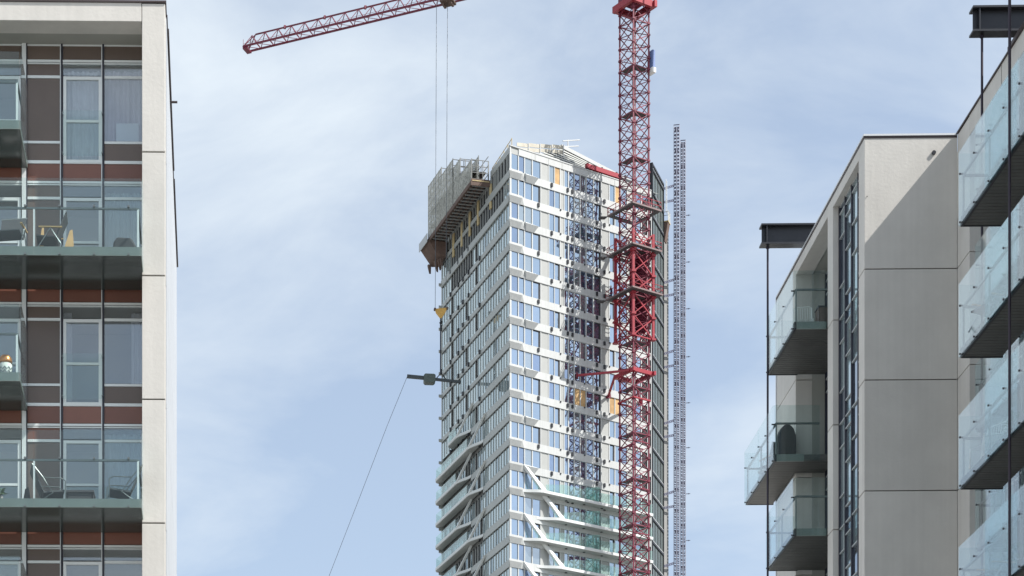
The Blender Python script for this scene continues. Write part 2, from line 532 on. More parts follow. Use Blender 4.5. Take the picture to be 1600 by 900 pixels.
for m_ in mull:
    B(m_-.022, m_+.022, WY-.045, WY+.03, 13.2, 29.97).build('mullion', 'darkframe', LB)
    B(m_-.045, m_-.024, WY-.035, WY+.03, 13.2, 29.965).build('mullion_cap', 'alu', LB)
B(px(36), px(42.5), WY-.06, WY+.03, 13.2, 29.97).build('party_post', 'alu', LB)
B(px(42.6), px(44.3), WY-.05, WY+.03, 13.2, 29.97).build('mullion', 'darkframe', LB)
B(-9, -.56, WY-.02, WY+.03, 29.93, 29.965).build('transom', 'alu', LB)
# juliet rails on the doors without balcony
for k in (0, 2):
    zs = FK-3*k
    g = B(px(99), px(162), WY-.16, WY-.145, zs+.60, zs+1.72).build('juliet_rail', 'jglass', LB)
    mb = MB()
    for xx in (px(99.5), px(161.5)):
        for z in (zs+.68, zs+1.66): mb.tube([(xx, WY-.17, z), (xx, WY-.03, z)], .018)
    mb.build('standoff', 'rail', g)

def left_balcony(k, x0, x1, joints):
    zs = FK - 3.0*k
    zb, zt = zs+.33, zs+.52
    y0 = -.93
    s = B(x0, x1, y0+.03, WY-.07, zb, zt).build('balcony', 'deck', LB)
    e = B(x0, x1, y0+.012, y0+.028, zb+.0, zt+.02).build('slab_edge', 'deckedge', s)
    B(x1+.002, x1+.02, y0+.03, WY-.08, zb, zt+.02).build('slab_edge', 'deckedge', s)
    js = [x0] + joints + [x1]
    for a, b in zip(js, js[1:]):
        B(a+.008, b-.008, y0-.02, y0, zb+.01, zt+1.64).build('glass_panel', 'bglass', s)
    B(x1+.022, x1+.04, y0, WY-.35, zb+.01, zt+1.64).build('glass_panel', 'bglass', s)
    r = MB()
    r.bar((x0, y0+.07, zt+.95), (x1-.06, y0+.07, zt+.95), .045)
    r.bar((x1-.06, y0+.07, zt+.95), (x1-.06, WY-.1, zt+.95), .045)
    xs = x0+.4
    r.build('hand_rail', 'rail', s)
    p = MB()
    for xx in js[1:]:
        xx = min(xx, x1-.07)
        p.box(xx-.022, xx+.022, y0+.05, y0+.095, zt, zt+.94)
    p.build('rail_post', 'alu', s)
    c = MB()
    n = int((x1-x0)/.8)
    for i in range(n+1):
        xx = x0+.25+i*.82
        if xx > x1-.1: break
        for z in (zt+.98, zb+.03):
            c.tube([(xx, y0-.03, z), (xx, y0+.05, z)], .028, 6)
    c.build('clip', 'rail', s)
    return s
for k in (1, 3):
    left_balcony(k, -5.2, -.555, [-3.10+.0])
for k in (0, 2, 4):
    left_balcony(k, -7.5, -3.44, [-5.4])

# things in the flats and on the left balconies -------------------------------------------------
lw = LB.matrix_basis.copy()
def lpos(x, y, z):
    c, s = math.cos(.016), math.sin(.016)
    return (-2.05 + x*c - y*s, 52.77 + x*s + y*c, z)
def curtain_mesh(x0, x1, z0, z1):
    mb = MB(); n = 34
    top, bot = [], []
    for i in range(n+1):
        u = i/n
        x = x0+(x1-x0)*u; y = .035*math.sin(u*46) + .018*math.sin(u*19)
        top.append(mb.pt((x, y, z1))); bot.append(mb.pt((x, y*1.2, z0)))
    for i in range(n):
        mb.f.append([top[i], top[i+1], bot[i+1], bot[i]])
    return mb
for (x, y, z, hw, h, m_, lab) in (
    (-1.06, 1.30, FK+.45, .47, 2.4, 'curtain', 'mauve curtain filling the top right window of the left block, behind a pale board'),
    (-2.08, 1.32, FK+.45, .46, 2.4, 'curtain2', 'pale gathered curtain behind the topmost narrow glazed door of the left block'),
    (-.72, 1.30, FK-6+.45, .15, 2.4, 'curtain2', 'narrow pale curtain right in the wide window above the lower left balcony'),
    (-2.45, 1.30, FK-6+.45, .11, 2.4, 'curtain2', 'narrow pale curtain left in the glazed door above the lower left balcony'),
    (-1.06, 1.34, FK-3+.45, .47, 2.4, 'curtain3', 'greenish grey curtain behind the covered grill on the upper left balcony'),
    (-1.06, 1.34, FK-9+.45, .47, 2.4, 'curtain3', 'greenish grey curtain behind the right lounge chair on the lower left balcony')):
    o = curtain_mesh(-hw, hw, 0, h).build('curtain', m_, None, True); o.location = lpos(x, y, z)
    tag(o, lab, 'curtain')
o = B(-.28, .28, 0, .02, 0, .48).build('board', 'blind', None); o.location = lpos(-.96, 1.20, FK+1.04)
tag(o, 'pale square board standing inside the top right window of the left block', 'board')

def sling_chair(name, loc, rz, label, dark=True):
    t = empty(name, loc, rz); tag(t, label, 'chair', 'chairs on the balconies')
    MB().prism([(-.30,.0,.42),(.30,.0,.42),(.30,.46,.46),(-.30,.46,.46)], (0,0,-.03)).build('seat', 'chairdark', t)
    MB().prism([(-.30,.0,.44),(.30,.0,.44),(.30,-.24,1.0),(-.30,-.24,1.0)], (0,-.03,0)).build('backrest', 'chairdark', t)
    for s in (-1, 1):
        MB().tube([(s*.33,-.28,0),(s*.33,.12,.62),(s*.33,.5,0)], .016, 6).build('leg', 'tube', t)
        MB().box(s*.33-.025, s*.33+.025, -.16, .40, .62, .645).build('armrest', 'wood', t)
    MB().tube([(-.32,-.26,1.02),(.32,-.26,1.02)], .016).build('top_rail', 'tube', t)
    return t
z2 = FK-3+.525
sling_chair('folding_chair', lpos(-3.68, -.35, z2), R(172), 'dark sling folding chair with tubular legs on the upper left balcony, leftmost')
sling_chair('folding_chair', lpos(-2.62, -.25, z2), R(92), 'dark sling folding chair seen from the side between leaning boards on the upper left balcony')
def board(x, y, z, w_, h, tilt, label):
    t = MB()
    t.prism([(-w_/2,0,0),(w_/2,0,0),(w_*.55,0,h*.55),(w_*.2,0,h),(-w_*.1,0,h*.97),(-w_*.45,0,h*.5)], (0,.035,0))
    o = t.build('wooden_board', 'wood'); o.location = lpos(x, y, z); o.rotation_euler = (R(-8), R(tilt), 0)
    tag(o, label, 'board', 'wooden boards on the upper left balcony'); return o
board(-3.03, -.1, z2, .12, .93, 4, 'narrow wooden board leaning beside the dark folding chair on the upper left balcony')
board(-2.36, -.2, z2, .20, .80, 6, 'broad light wooden board standing near the middle of the upper left balcony')
board(-4.06, .1, z2, .12, .80, -6, 'wooden board at the left picture edge on the upper left balcony')
t = empty('covered_grill', lpos(-.98, -.1, z2)); tag(t, 'dark covered grill at the right end of the upper left balcony', 'grill')
MB().prism([(-.30,0,.02),(.26,0,.02),(.28,0,.42),(.16,0,.60),(-.18,0,.62),(-.27,0,.50)], (0,.4,0)).build('cover', 'cover', t, bevel=.04)
for s in (-.22, .2): B(s-.02, s+.02, .1, .14, 0, .03).build('foot', 'black', t)
# lower left balcony
z4 = FK-9+.525
def lounge(loc, rz, label, wd=.62):
    t = empty('wire_lounge_chair', loc, rz); tag(t, label, 'chair', 'chairs on the balconies')
    MB().prism([(-wd/2,.0,.34),(wd/2,.0,.34),(wd/2,.50,.40),(-wd/2,.50,.40)], (0,0,-.04)).build('seat', 'chairdark', t)
    MB().prism([(-wd/2,.0,.36),(wd/2,.0,.36),(wd/2,-.26,.95),(-wd/2,-.26,.95)], (0,-.03,0)).build('backrest', 'chairdark', t)
    for s in (-1, 1):
        x = s*(wd/2+.03)
        MB().tube([(x,-.28,.97),(x,-.02,.66),(x,.42,.66),(x,.52,.6),(x,.52,.0)], .014, 6).build('arm_frame', 'rail', t)
        MB().tube([(x,-.02,.66),(x,.22,.30),(x,-.22,.0)], .014, 6).build('leg', 'rail', t)
    MB().tube([(-wd/2,-.28,.97),(wd/2,-.28,.97)], .014).build('top_rail', 'rail', t)
    return t
lounge(lpos(-2.95, -.15, z4), R(-80), 'dark reclined lounge chair at the left of the lower left balcony')
lounge(lpos(-.85, -.2, z4), R(98), 'dark lounge chair with wire arms at the right end of the lower left balcony')
t = empty('low_table', lpos(-2.05, .0, z4)); tag(t, 'dark low table between two lounge chairs on the lower left balcony', 'table')
B(-.35, .35, -.3, .3, .36, .42).build('tabletop', 'cover', t, bevel=.01)
B(-.33, .33, -.27, .27, .06, .36).build('cover', 'cover', t)
for s in (-.3, .3):
    for u in (-.25, .25): B(s-.02, s+.02, u-.02, u+.02, 0, .36).build('leg', 'black', t)
o = MB().prism([(-.14,0,0),(.14,0,0),(.03,0,.62),(-.05,0,.56)], (0,.12,0)).build('folded_parasol', 'cover'); o.location = lpos(-3.35, .1, z4)
tag(o, 'dark folded cover standing against the brown panel on the lower left balcony', 'cover')
# potted plant at the left picture edge
def plant(loc, h, label, n=26, spread=.28):
    t = empty('potted_plant', loc); tag(t, label, 'plant', 'potted plants on the balconies')
    MB().lathe([(.10,0),(.14,.05),(.16,.24),(.13,.25)], n=12).build('pot', 'pot', t, True)
    mb = MB(); rr = random.Random(int(h*1000)+n)
    for i in range(n):
        a = rr.uniform(0, 6.28); z0 = rr.uniform(.2, h*.7); l = rr.uniform(.12, .3)
        p = Vector((math.cos(a)*spread*rr.uniform(0,.6), math.sin(a)*spread*rr.uniform(0,.6), z0))
        q = p + Vector((math.cos(a)*l, math.sin(a)*l, rr.uniform(-.02, .2)))
        s = Vector((-math.sin(a), math.cos(a), .2))*.045
        m_ = (p+q)/2 + Vector((0,0,.05))
        mb.f.append([mb.pt(p), mb.pt(m_-s), mb.pt(q), mb.pt(m_+s)])
    for i in range(5):
        a = i*1.26
        mb.tube([(0,0,.2),(math.cos(a)*.1,math.sin(a)*.1,h*.75)], .006, 4)
    stuff(mb.build('foliage', 'leaf', t))
    return t
plant(lpos(-4.05, -.3, z4), .55, 'small green potted plant at the left end of the lower left balcony')
# lantern on the third row balcony
z3 = FK-6+.525
t = empty('lantern', lpos(-3.82, -.45, z3)); tag(t, 'white patterned lantern with copper dome on the left edge balcony', 'lantern')
MB().lathe([(.12,0),(.15,.04),(.16,.36),(.13,.40)], n=16).build('base', 'wicker', t, True)
mb = MB()
for j in range(10):
    a = j*.628
    for z in (.06, .14, .22):
        mb.bar((.158*math.cos(a),.158*math.sin(a),z), (.163*math.cos(a+.31),.163*math.sin(a+.31),z+.06), .016)
        mb.bar((.158*math.cos(a+.628),.158*math.sin(a+.628),z), (.163*math.cos(a+.31),.163*math.sin(a+.31),z+.06), .016)
mb.build('pattern', 'tube', t)
MB().lathe([(.16,.40),(.165,.44),(.15,.52),(.10,.58),(.02,.61)], n=16).build('dome', 'copper', t, True)

# ================================================================== RIGHT APARTMENT BUILDING
RB = empty('apartment_building', (16.63, 58.86, 0), -0.02)
tag(RB, 'pale concrete apartment block at right with hanging glass balconies and black roof beams', 'building')
def rpos(x, y, z):
    c, s = math.cos(-.02), math.sin(-.02)
    return (16.63 + x*c - y*s, 58.86 + x*s + y*c, z)
RZ = 30.13
JZ = [0, 11.54, 14.54, 17.54, 20.54, 23.54, 26.54]
def panels(x0, x1, y0, y1, top, m='concrete', name='concrete_panel', bev=.008):
    zs = JZ + [top]
    for a, b in zip(zs, zs[1:]):
        B(x0, x1, y0, y1, a+(.012 if a else 0), b-(.014 if b != top else 0)).build(name, m, RB, bevel=bev)
# front wall (faces the camera) and the corner pier behind it
panels(0.0, 2.497, 0.0, .25, RZ)
B(.02, 2.48, .03, .6, 0, RZ-.05).build('wall_core', 'joint', RB)
panels(0.0, .50, .253, .60, RZ)          # pier A
panels(0.0, .50, 3.44, 4.05, RZ)         # pier B
panels(0.0, .50, 8.05, 10.65, RZ)        # pier C
B(0.0, .5, .603, 3.437, 29.76, RZ).build('roof_beam', 'concrete', RB, bevel=.006)
B(0.0, .5, 4.053, 8.047, 29.76, RZ).build('roof_beam', 'concrete', RB, bevel=.006)
B(.03, .48, .1, 10.6, 0, .5).build('base_wall', 'concrete', RB)
# shaft mass behind the glazing
B(1.05, 14, .65, 10.6, 0, 30.0).build('wall', 'soffit', RB)
B(.35, 1.045, .62, 3.44, 0, 30.0).build('room_back', 'room', RB)
B(.5, 1.045, 3.445, 4.05, 0, 29.9).box(.5, 1.045, 8.05, 10.6, 0, 29.9).build('bay_wall', 'soffit', RB)
B(.5, 1.04, 4.06, 8.04, 29.8, 29.95).build('soffit', 'soffit', RB)
B(-.03, 2.5, -.03, .35, RZ, RZ+.05).box(-.03, .5, .352, 10.68, RZ, RZ+.05).build('coping', 'coping_light', RB)
B(-.012, -.002, .0, 10.66, RZ-.06, RZ-.003).box(.0, 2.49, -.012, -.002, RZ-.06, RZ-.003).build('coping_drip', 'coping', RB)
B(-.03, .035, 10.66, 10.72, 11, RZ).build('end_trim', 'coping_light', RB)
# glazing of the shallow bay
def glaze(x, ys, z0, z1, rows, parent, recess_sign=1, pm='wglass'):
    """glass columns between ys (along y) on plane x, storey rows; facing -x"""
    for yy in ys:
        B(x-.06, x+.02, yy-.03, yy+.03, z0, z1).build('mullion', 'darkframe', parent)
    k = 0
    z = 26.54
    levels = [26.54+3*i for i in range(-5, 2)]
    for ci, (a, b) in enumerate(zip(ys, ys[1:])):
        for zl in levels:
            hs = [0] + rows[ci % len(rows)] + [3.0]
            for h0, h1 in zip(hs, hs[1:]):
                a0, a1 = max(z0, zl+h0), min(z1, zl+h1)
                if a1-a0 < .1: continue
                B(x-.045, x+.015, min(a,b)+.031, max(a,b)-.031, a1-.04, a1).build('transom', 'transom_grey', parent)
                mm = random.choice(pm) if isinstance(pm, (list, tuple)) else pm
                B(x-.005, x+.01, min(a,b)+.031, max(a,b)-.031, a0, a1-.041).build('pane', mm, parent)
GL = ['wglass', 'sglass2', 'sglass2', 'sglass']
glaze(.22, [.63, 1.35, 2.05, 2.75, 3.41], 11.0, 29.76, [[.45, 1.0, 2.55], [1.25, 2.1], [.45, 1.7, 2.65], [.9, 2.3]], RB, pm=GL)
glaze(.95, [4.08, 5.05, 6.0, 7.0, 8.02], 11.0, 29.8, [[.5, 1.1, 2.6], [.5, 2.6]], RB, pm=GL)
MB().tube([(1.86,-.05,29.66),(1.86,.1,29.66)], .055, 10).build('drain_spout', 'black', RB)
MB().tube([(.07,-.02,28.5),(.07,.02,28.5)], .012, 8).build('fixing', 'black', RB)

# near facade: recessed 2.5 m behind the front block
panels(2.5, 3.0, -1.05, -.003, RZ)
B(2.5, 3.0, -11.2, -1.053, 29.62, RZ+.02).build('roof_beam', 'concrete', RB, bevel=.006)
B(2.498, 2.53, -3.68, -3.65, 29.63, RZ).build('panel_joint', 'joint', RB)
B(2.44, 3.0, -11.2, -4.3, RZ+.021, RZ+.12).build('coping', 'coping', RB)
B(2.46, 3.0, -4.29, -.03, RZ+.021, RZ+.06).build('coping', 'coping', RB)
B(4.2, 14, -11.2, .65, 0, 30.0).build('wall', 'soffit', RB)
B(3.7, 4.19, -11.2, -1.06, 0, 29.9).build('room_back', 'room', RB)
B(3.0, 4.19, -1.05, .02, 0, 29.9).build('bay_wall', 'soffit', RB)
B(3.0, 3.69, -11.2, -1.06, 29.7, 29.9).build('soffit', 'soffit', RB)
glaze(3.40, [-1.08, -2.05, -2.45, -3.4, -4.35, -4.75, -5.7, -6.7, -7.7, -8.7], 11.0, 29.7, [[.5, 2.6], [.5, 2.6], [.35, 2.3, 2.65]], RB, pm=['wglass', 'sglass3', 'wglass'])
# end block nearest the camera (outside the frame) that carries the outer balconies
B(.8, 14, -24, -11.23, 0, RZ).build('end_block', 'concrete', RB)

def right_balcony(zb, x0, x1, y0, y1, far_glass=True, near_glass=True, inset=None, joints=(), gm='bglass2'):
    """balcony hanging from rods: ribbed soffit, glass on the outer side and both ends"""
    zt = zb+.19
    mb = B(x0, x1, y0, y1, zb+.03, zt)
    if inset: mb.box(x1, inset[0], inset[1], inset[2], zb+.03, zt)
    s = mb.build('balcony', 'deckmetal', RB)
    rb_ = MB()
    n = int((y1-y0)/.16)
    for i in range(n):
        ya = y0+.02+i*(y1-y0-.04)/n
        yb = ya+(y1-y0-.04)/n-.018
        xe = x1
        if inset and ya >= inset[1] and yb <= inset[2]: xe = inset[0]
        rb_.box(x0+.07, xe-.03, ya, yb, zb, zb+.028)
    stuff(rb_.build('soffit_boards', 'deckmetal', s))
    B(x0, x0+.06, y0, y1, zb-.012, zt+.01).build('edge_beam', 'black', s)
    B(x0+.062, x1, y1-.05, y1+.004, zb-.012, zt+.01).build('edge_beam', 'black', s)
    B(x0+.062, x1, y0-.004, y0+.05, zb-.012, zt+.01).build('edge_beam', 'deckedge', s)
    js = [y0] + list(joints) + [y1]
    for a, b in zip(js, js[1:]):
        B(x0-.05, x0-.03, a+.006, b-.006, zb-.0, zt+1.48).build('glass_panel', gm, s)
    xg = inset[0] if inset else x1
    if near_glass: B(x0-.02, (x1 if not inset else min(xg, .42)), y0-.028, y0-.01, zb+.0, zt+1.48).build('glass_panel', gm, s)
    if far_glass: B(x0-.02, x1, y1+.01, y1+.028, zb+.0, zt+1.48).build('glass_panel', gm, s)
    r = MB()
    r.bar((x0+.05, y0+.04, zt+.95), (x0+.05, y1-.04, zt+.95), .05)
    r.bar((x0+.05, y1-.04, zt+.95), (x1, y1-.04, zt+.95), .05)
    r.bar((x0+.05, y0+.04, zt+.95), (x1 if not inset else min(xg, .42), y0+.04, zt+.95), .05)
    r.build('hand_rail', 'rail', s)
    p = MB()
    for yy in [y0+.04, y1-.04] + list(joints):
        p.box(x0+.035, x0+.075, yy-.02, yy+.02, zt, zt+.93)
    p.build('rail_post', 'rail', s)
    c = MB()
    nn = max(2, int((y1-y0)/1.0))
    for i in range(nn+1):
        yy = y0+.12+i*(y1-y0-.24)/nn
        for z in (zt+.95, zb+.04): c.tube([(x0-.065, yy, z), (x0+.03, yy, z)], .024, 8)
    c.build('clip', 'black', s)
    return s
F = [26.62-3*i for i in range(5)]
for z in (F[0], F[2], F[4]):
    right_balcony(z, -.91, .0, 4.25, 7.85, inset=(.86, 4.25, 7.85), joints=(6.1,), gm='bglass')
for z in (F[1], F[3]):
    right_balcony(z, -.93, -.05, 6.75, 10.95, inset=(.86, 6.75, 7.95), joints=(8.9,), gm='bglass')
# inner balconies of the near facade, one per storey
for z in F:
    right_balcony(z, 1.68, 3.3, -7.6, -4.3, joints=(-5.5, -6.6))
# outer balconies in front of the end block
for z in F[1:]:
    right_balcony(z, -.22, .73, -15.5, -9.2, joints=(-11.1, -13.2), near_glass=False)

def roof_beam(x0, x1, y, z0, z1, rods, wd=.26):
    b = MB()
    b.box(x0, x1, y-.015, y+.015, z0+.05, z1-.05)
    b.box(x0-.04, x1, y-wd/2, y+wd/2, z1-.05, z1).box(x0-.04, x1, y-wd/2, y+wd/2, z0, z0+.05)
    b.box(x0+.12, x0+.15, y-wd/2+.02, y+wd/2-.02, z0+.05, z1-.05)
    o = b.build('support_beam', 'black', RB)
    for (xr, zlow) in rods:
        r = MB().tube([(xr, y, z0), (xr, y, zlow)], .032, 8).build('hanger_rod', 'rod', o)
        MB().lathe([(.055,0),(.055,.05),(.04,.06)], c=(xr, y, z0-.08), n=8).build('rod_nut', 'rod', o)
    return o
roof_beam(-1.15, 1.4, 7.55, 30.45, 31.07, [(-.965, 12.0)], .34)
roof_beam(1.50, 4.0, -4.55, 30.45, 31.09, [(1.73, 12.0)], .34)
roof_beam(-.42, 2.2, -12.76, 30.45, 31.07, [(-.27, 12.0)], .34)

# things on the right balconies
def slat_chair(loc, rz, label):
    t = empty('metal_chair', loc, rz); tag(t, label, 'chair', 'chairs on the balconies')
    mb = MB()
    for i in range(7):
        x = -.21+i*.07
        mb.tube([(x,.42,.44),(x,.05,.46),(x,-.06,.55),(x,-.14,.98)], .011, 5)
    mb.build('slats', 'whiteplastic', t)
    MB().tube([(-.26,.44,.0),(-.26,.42,.44),(-.26,.03,.46),(-.26,-.16,.98),(-.2,-.18,1.03),(.2,-.18,1.03),(.26,-.16,.98),(.26,.03,.46),(.26,.42,.44),(.26,.44,.0)], .016, 6).build('frame', 'whiteplastic', t)
    for s in (-.26, .26): MB().tube([(s,.03,.46),(s,-.12,0)], .016, 6).build('leg', 'whiteplastic', t)
    return t
zt = F[0]+.2
slat_chair(rpos(-.35, 5.6, zt), R(170), 'white slatted metal chair on the topmost hanging balcony of the right block')
t = empty('storage_box', rpos(.25, 5.2, zt)); tag(t, 'dark wooden storage box on the topmost hanging balcony of the right block', 'box')
B(-.28, .28, -.2, .2, 0, .72).build('body', 'tbrown', t, bevel=.01); B(-.3, .3, -.22, .22, .722, .76).build('lid', 'black', t)
zt = F[1]+.2
t = empty('covered_heater', rpos(-.35, 7.6, zt)); tag(t, 'tall dark arched cover on the wide balcony of the right block', 'cover')
MB().prism([(-.27,0,.02),(.27,0,.02),(.27,0,.85),(.20,0,1.08),(.08,0,1.2),(-.08,0,1.2),(-.20,0,1.08),(-.27,0,.85)], (0,.4,0)).build('cover', 'cover', t, bevel=.03)
for s in (-.2, .2): B(s-.02, s+.02, .15, .2, 0, .025).build('foot', 'black', t)
def round_table(loc, label):
    t = empty('side_table', loc); tag(t, label, 'table', 'small tables on the balconies')
    MB().lathe([(.27,.56),(.28,.58),(.27,.60)], n=20).build('tabletop', 'whiteplastic', t)
    MB().lathe([(.2,0),(.2,.015),(.03,.03),(.025,.56)], n=12).build('stem', 'tube', t)
    return t
round_table(rpos(-.45, 10.1, zt), 'small round table at the far end of the wide balcony of the right block')
sling_chair('folding_chair', rpos(-.4, 9.0, zt), R(20), 'dark folding chair beside the small round table on the wide balcony')
# outer near balconies
slat_chair(rpos(.25, -10.0, F[3]+.2), R(120), 'white slatted chair, farther of two on the third outer balcony at the right edge')
slat_chair(rpos(.25, -10.7, F[3]+.2), R(75), 'white slatted chair, nearer of two on the third outer balcony at the right edge')
plant(rpos(.35, -11.6, F[3]+.2), .8, 'leafy potted plant beside the white chairs at the right edge', 46, .34)
sling_chair('folding_chair', rpos(.25, -10.3, F[2]+.2), R(110), 'dark folding chair on the second outer balcony at the right edge')
plant(rpos(.3, -11.5, F[2]+.2), .9, 'bushy potted plant on the second outer balcony at the right edge', 50, .36)
sling_chair('folding_chair', rpos(.25, -10.6, F[4]+.2), R(100), 'dark folding chair on the lowest outer balcony at the right edge')
plant(rpos(.3, -12.0, F[4]+.2), 1.0, 'bushy potted plant on the lowest outer balcony at the right edge', 60, .4)

# ================================================================== TOWER
TC = Vector((34.2, 286.0, 0))
DR = Vector((.851, .525, 0)).normalized(); NR = Vector((.525, -.851, 0)).normalized()
DL = Vector((-.2318, .9728, 0)).normalized(); NL = Vector((-.9728, -.2318, 0)).normalized()
TW = empty('high_rise_tower', TC)
tag(TW, 'tall white and glass residential tower under construction in the centre', 'tower')
def fr(t, o, z): return DR*t + NR*o + Vector((0,0,z))        # right face frame
def fl(t, o, z): return DL*t + NL*o + Vector((0,0,z))        # left face frame
TR, TL = 24.8, 28.2
D3 = Vector((.401, .916, 0)).normalized(); N3 = Vector((.916, -.401, 0)).normalized()
C2 = DR*TR
def f3(u, o, z): return C2 + D3*u + N3*o + Vector((0,0,z))
def tr_(p):                       # picture column on the right face -> metres from the corner
    q = (p-390)/3400
    return (286*q-34.2)/(.851-.525*q)
def tl_(p):
    q = (p-390)/3400
    return (34.2-286*q)/(.2318+.9728*q)
NF = 21
def zk(k): return 135.83-3.2*k
ROOF = 138.95
# core
core = MB()
pl = [fr(.3,-.35,0)+fl(.3,0,0)-Vector((0,0,0)), fr(TR-.3,-.35,0), f3(11.6,-.35,0), f3(12,-22,0), fl(TL-.4,-.4,0)]
core.prism([tuple(p) for p in pl], (0,0,137.9))
core.build('core', 'core', TW)
# --- right face
cols_r = [(799.2,809,'g'),(811,818.7,'g'),(820.5,830.5,'g'),(832.8,843.8,'g4'),(846,856.6,'p'),(858.2,865.8,'g'),(867,874.6,'g6'),
          (876,881,'p'),(882.3,887.6,'g'),(889,896.3,'g'),(898.3,905.7,'g'),(907.5,914.8,'q'),(916.7,926.5,'g'),(928.3,938.2,'g12'),
          (940.5,951,'p'),(952.7,960,'g13'),(961.3,968.5,'g'),(970.3,979,'g'),(981,991,'p'),(993,1001,'g'),(1003,1011,'g')]
edges_r = []
def tilt_pane(name, m, t0, t1, z0, z1, o0):
    j = [random.uniform(-.006, .006) for _ in range(4)]
    mb = MB(fr)
    mb.hexa([(t0,o0+j[0],z0),(t1,o0+j[1],z0),(t1,o0-.05,z0),(t0,o0-.05,z0)],
            [(t0,o0+j[2],z1),(t1,o0+j[3],z1),(t1,o0-.05,z1),(t0,o0-.05,z1)])
    return mb.build(name, m, TW)
for k in range(NF):
    z0, z1 = zk(k)+.02, zk(k)+2.20
    for ci, (a, b, kind) in enumerate(cols_r):
        t0, t1 = tr_(a), tr_(b)
        if kind == 'p':
            tilt_pane('grey_panel', 'tower_grey', t0, t1, z0, z1, -.02); continue
        if kind == 'q':
            if k == 9:
                pass
            elif k % 2: 
                tilt_pane('window_pane', 'tglass2', t0, t1, z0, z1, -.06); continue
        if k == 0 and ci in (6, 16) or k == 9 and ci in (10, 11, 15, 16):
            tilt_pane('plywood_panel', 'ply', t0, t1, z0, z1, -.03); continue
        odd = (kind == 'g4' and k % 2 == 1) or (kind == 'g6' and k % 2 == 0 and k > 0) or kind == 'g12' or (kind == 'g13' and k % 2 == 1)
        if odd:
            tilt_pane('window_pane', 'tglass', t0, t1-.24, z0, z1-.15, -.07)
            B(t1-.235, t1, -.10, -.045, z0, z1, xf=fr).build('window_reveal', 'dark', TW)
            B(t0, t1-.237, -.10, -.045, z1-.145, z1, xf=fr).build('window_head', 'dark', TW)
        else:
            mm = random.choices(['tglass','tglass2','tglass3'], [6, 1.3, 2.2])[0]
            if kind == 'g' and ci == 2 and k % 2 == 0: mm = 'tglass2'
            tilt_pane('window_pane', mm, t0, t1, z0, z1, -.07)
xs = [798.2] + [(cols_r[i][1]+cols_r[i+1][0])/2 for i in range(len(cols_r)-1)]
for i, x in enumerate(xs):
    t = tr_(x); wdt = .075 if i else .09
    if i in (6, 8): wdt = .05
    B(t-wdt, t+wdt, -.12, .03, zk(NF)+.0, ROOF-.75, xf=fr).build('mullion', 'tower_white', TW)
B(-.02, .16, -.12, .05, zk(NF), ROOF-.02, xf=fr).build('corner_post', 'tower_white', TW)
# spandrel bands: a flat slab with a folded wedge at the corner
tw1, tw2a, tw2b = tr_(813.5), tr_(821), tr_(838)
for k in range(NF):
    z = zk(k); zb = z-.98
    mb = MB(fr)
    mb.box(tw1, TR-.3, -.12, .10, zb, z)
    mb.hexa([(-.03,-.12,zb),(tw1-.1,-.12,zb),(tw1-.1,.08,zb),(-.03,.08,zb)], [(-.03,-.12,z-.28),(tw1-.1,-.12,z-.28),(tw1-.1,.42,z-.28),(-.40,.42,z-.28)])
    mb.hexa([(-.03,-.12,z-.28),(tw1-.1,-.12,z-.28),(tw1-.1,.42,z-.28),(-.40,.42,z-.28)], [(-.03,-.12,z),(tw1-.1,-.12,z),(tw1-.1,.42,z),(-.40,.42,z)])
    mb.hexa([(tw1-.1,-.12,zb),(tw1+.5,-.12,zb),(tw1+.5,.10,zb),(tw1-.1,.09,zb)], [(tw1-.1,-.12,z-.001),(tw1+.5,-.12,z-.001),(tw1+.5,.12,z-.001),(tw1-.1,.40,z-.001)])
    if k % 2 == 0 and k < 13:
        mb.hexa([(tw2a,.0,zb-.03),(tw2b-.5,.0,zb-.03),(tw2b-.5,.11,zb-.03),(tw2a,.11,zb-.03)], [(tw2a-.25,.0,z-.22),(tw2b,.0,z-.22),(tw2b,.52,z-.22),(tw2a-.25,.52,z-.22)])
        mb.hexa([(tw2a-.25,.0,z-.22),(tw2b,.0,z-.22),(tw2b,.52,z-.22),(tw2a-.25,.52,z-.22)], [(tw2a-.25,.0,z+.003),(tw2b,.0,z+.003),(tw2b,.12,z+.003),(tw2a-.25,.3,z+.003)])
    mb.build('spandrel_band', 'tower_white', TW)
brk = MB(fr)
for k in range(1, NF):
    z = zk(k)
    xs_ = [886.0, 893.3, 931.5, 943.3] + ([861.0] if k % 2 == 0 else [840.3])
    if k >= 13: xs_ = [886, 893.3, 943.3] if k == 13 else []
    for x in xs_:
        t = tr_(x); brk.box(t-.14, t+.14, .1, .26, z-.62, z-.12)
    for x in (875.0, 912.5, 951.5):
        t = tr_(x); brk.box(t-.09, t+.09, .1, .2, z-.2, z-.02)
for x in (861, 886, 893.3, 931.5, 943.3):
    t = tr_(x); brk.box(t-.14, t+.14, .1, .26, zk(0)-.62, zk(0)-.12)
stuff(brk.build('brackets', 'black', TW))
# parapet
B(tr_(810), TR-.2, -.12, .08, zk(0)+2.24, ROOF, xf=fr).build('parapet', 'tower_white', TW)
B(.17, tr_(809.6), -.10, -.02, zk(0)+2.24, ROOF-.1, xf=fr).build('parapet_panel', 'tower_grey', TW)
B(-.06, TR-.2, -.2, .14, ROOF+.005, ROOF+.12, xf=fr).build('parapet_cap', 'tower_white', TW)
for i in range(9):
    t = 4.2+i*2.3; B(t-.04, t+.04, .08, .10, zk(0)+2.24, ROOF, xf=fr).build('parapet_joint', 'tower_grey', TW)
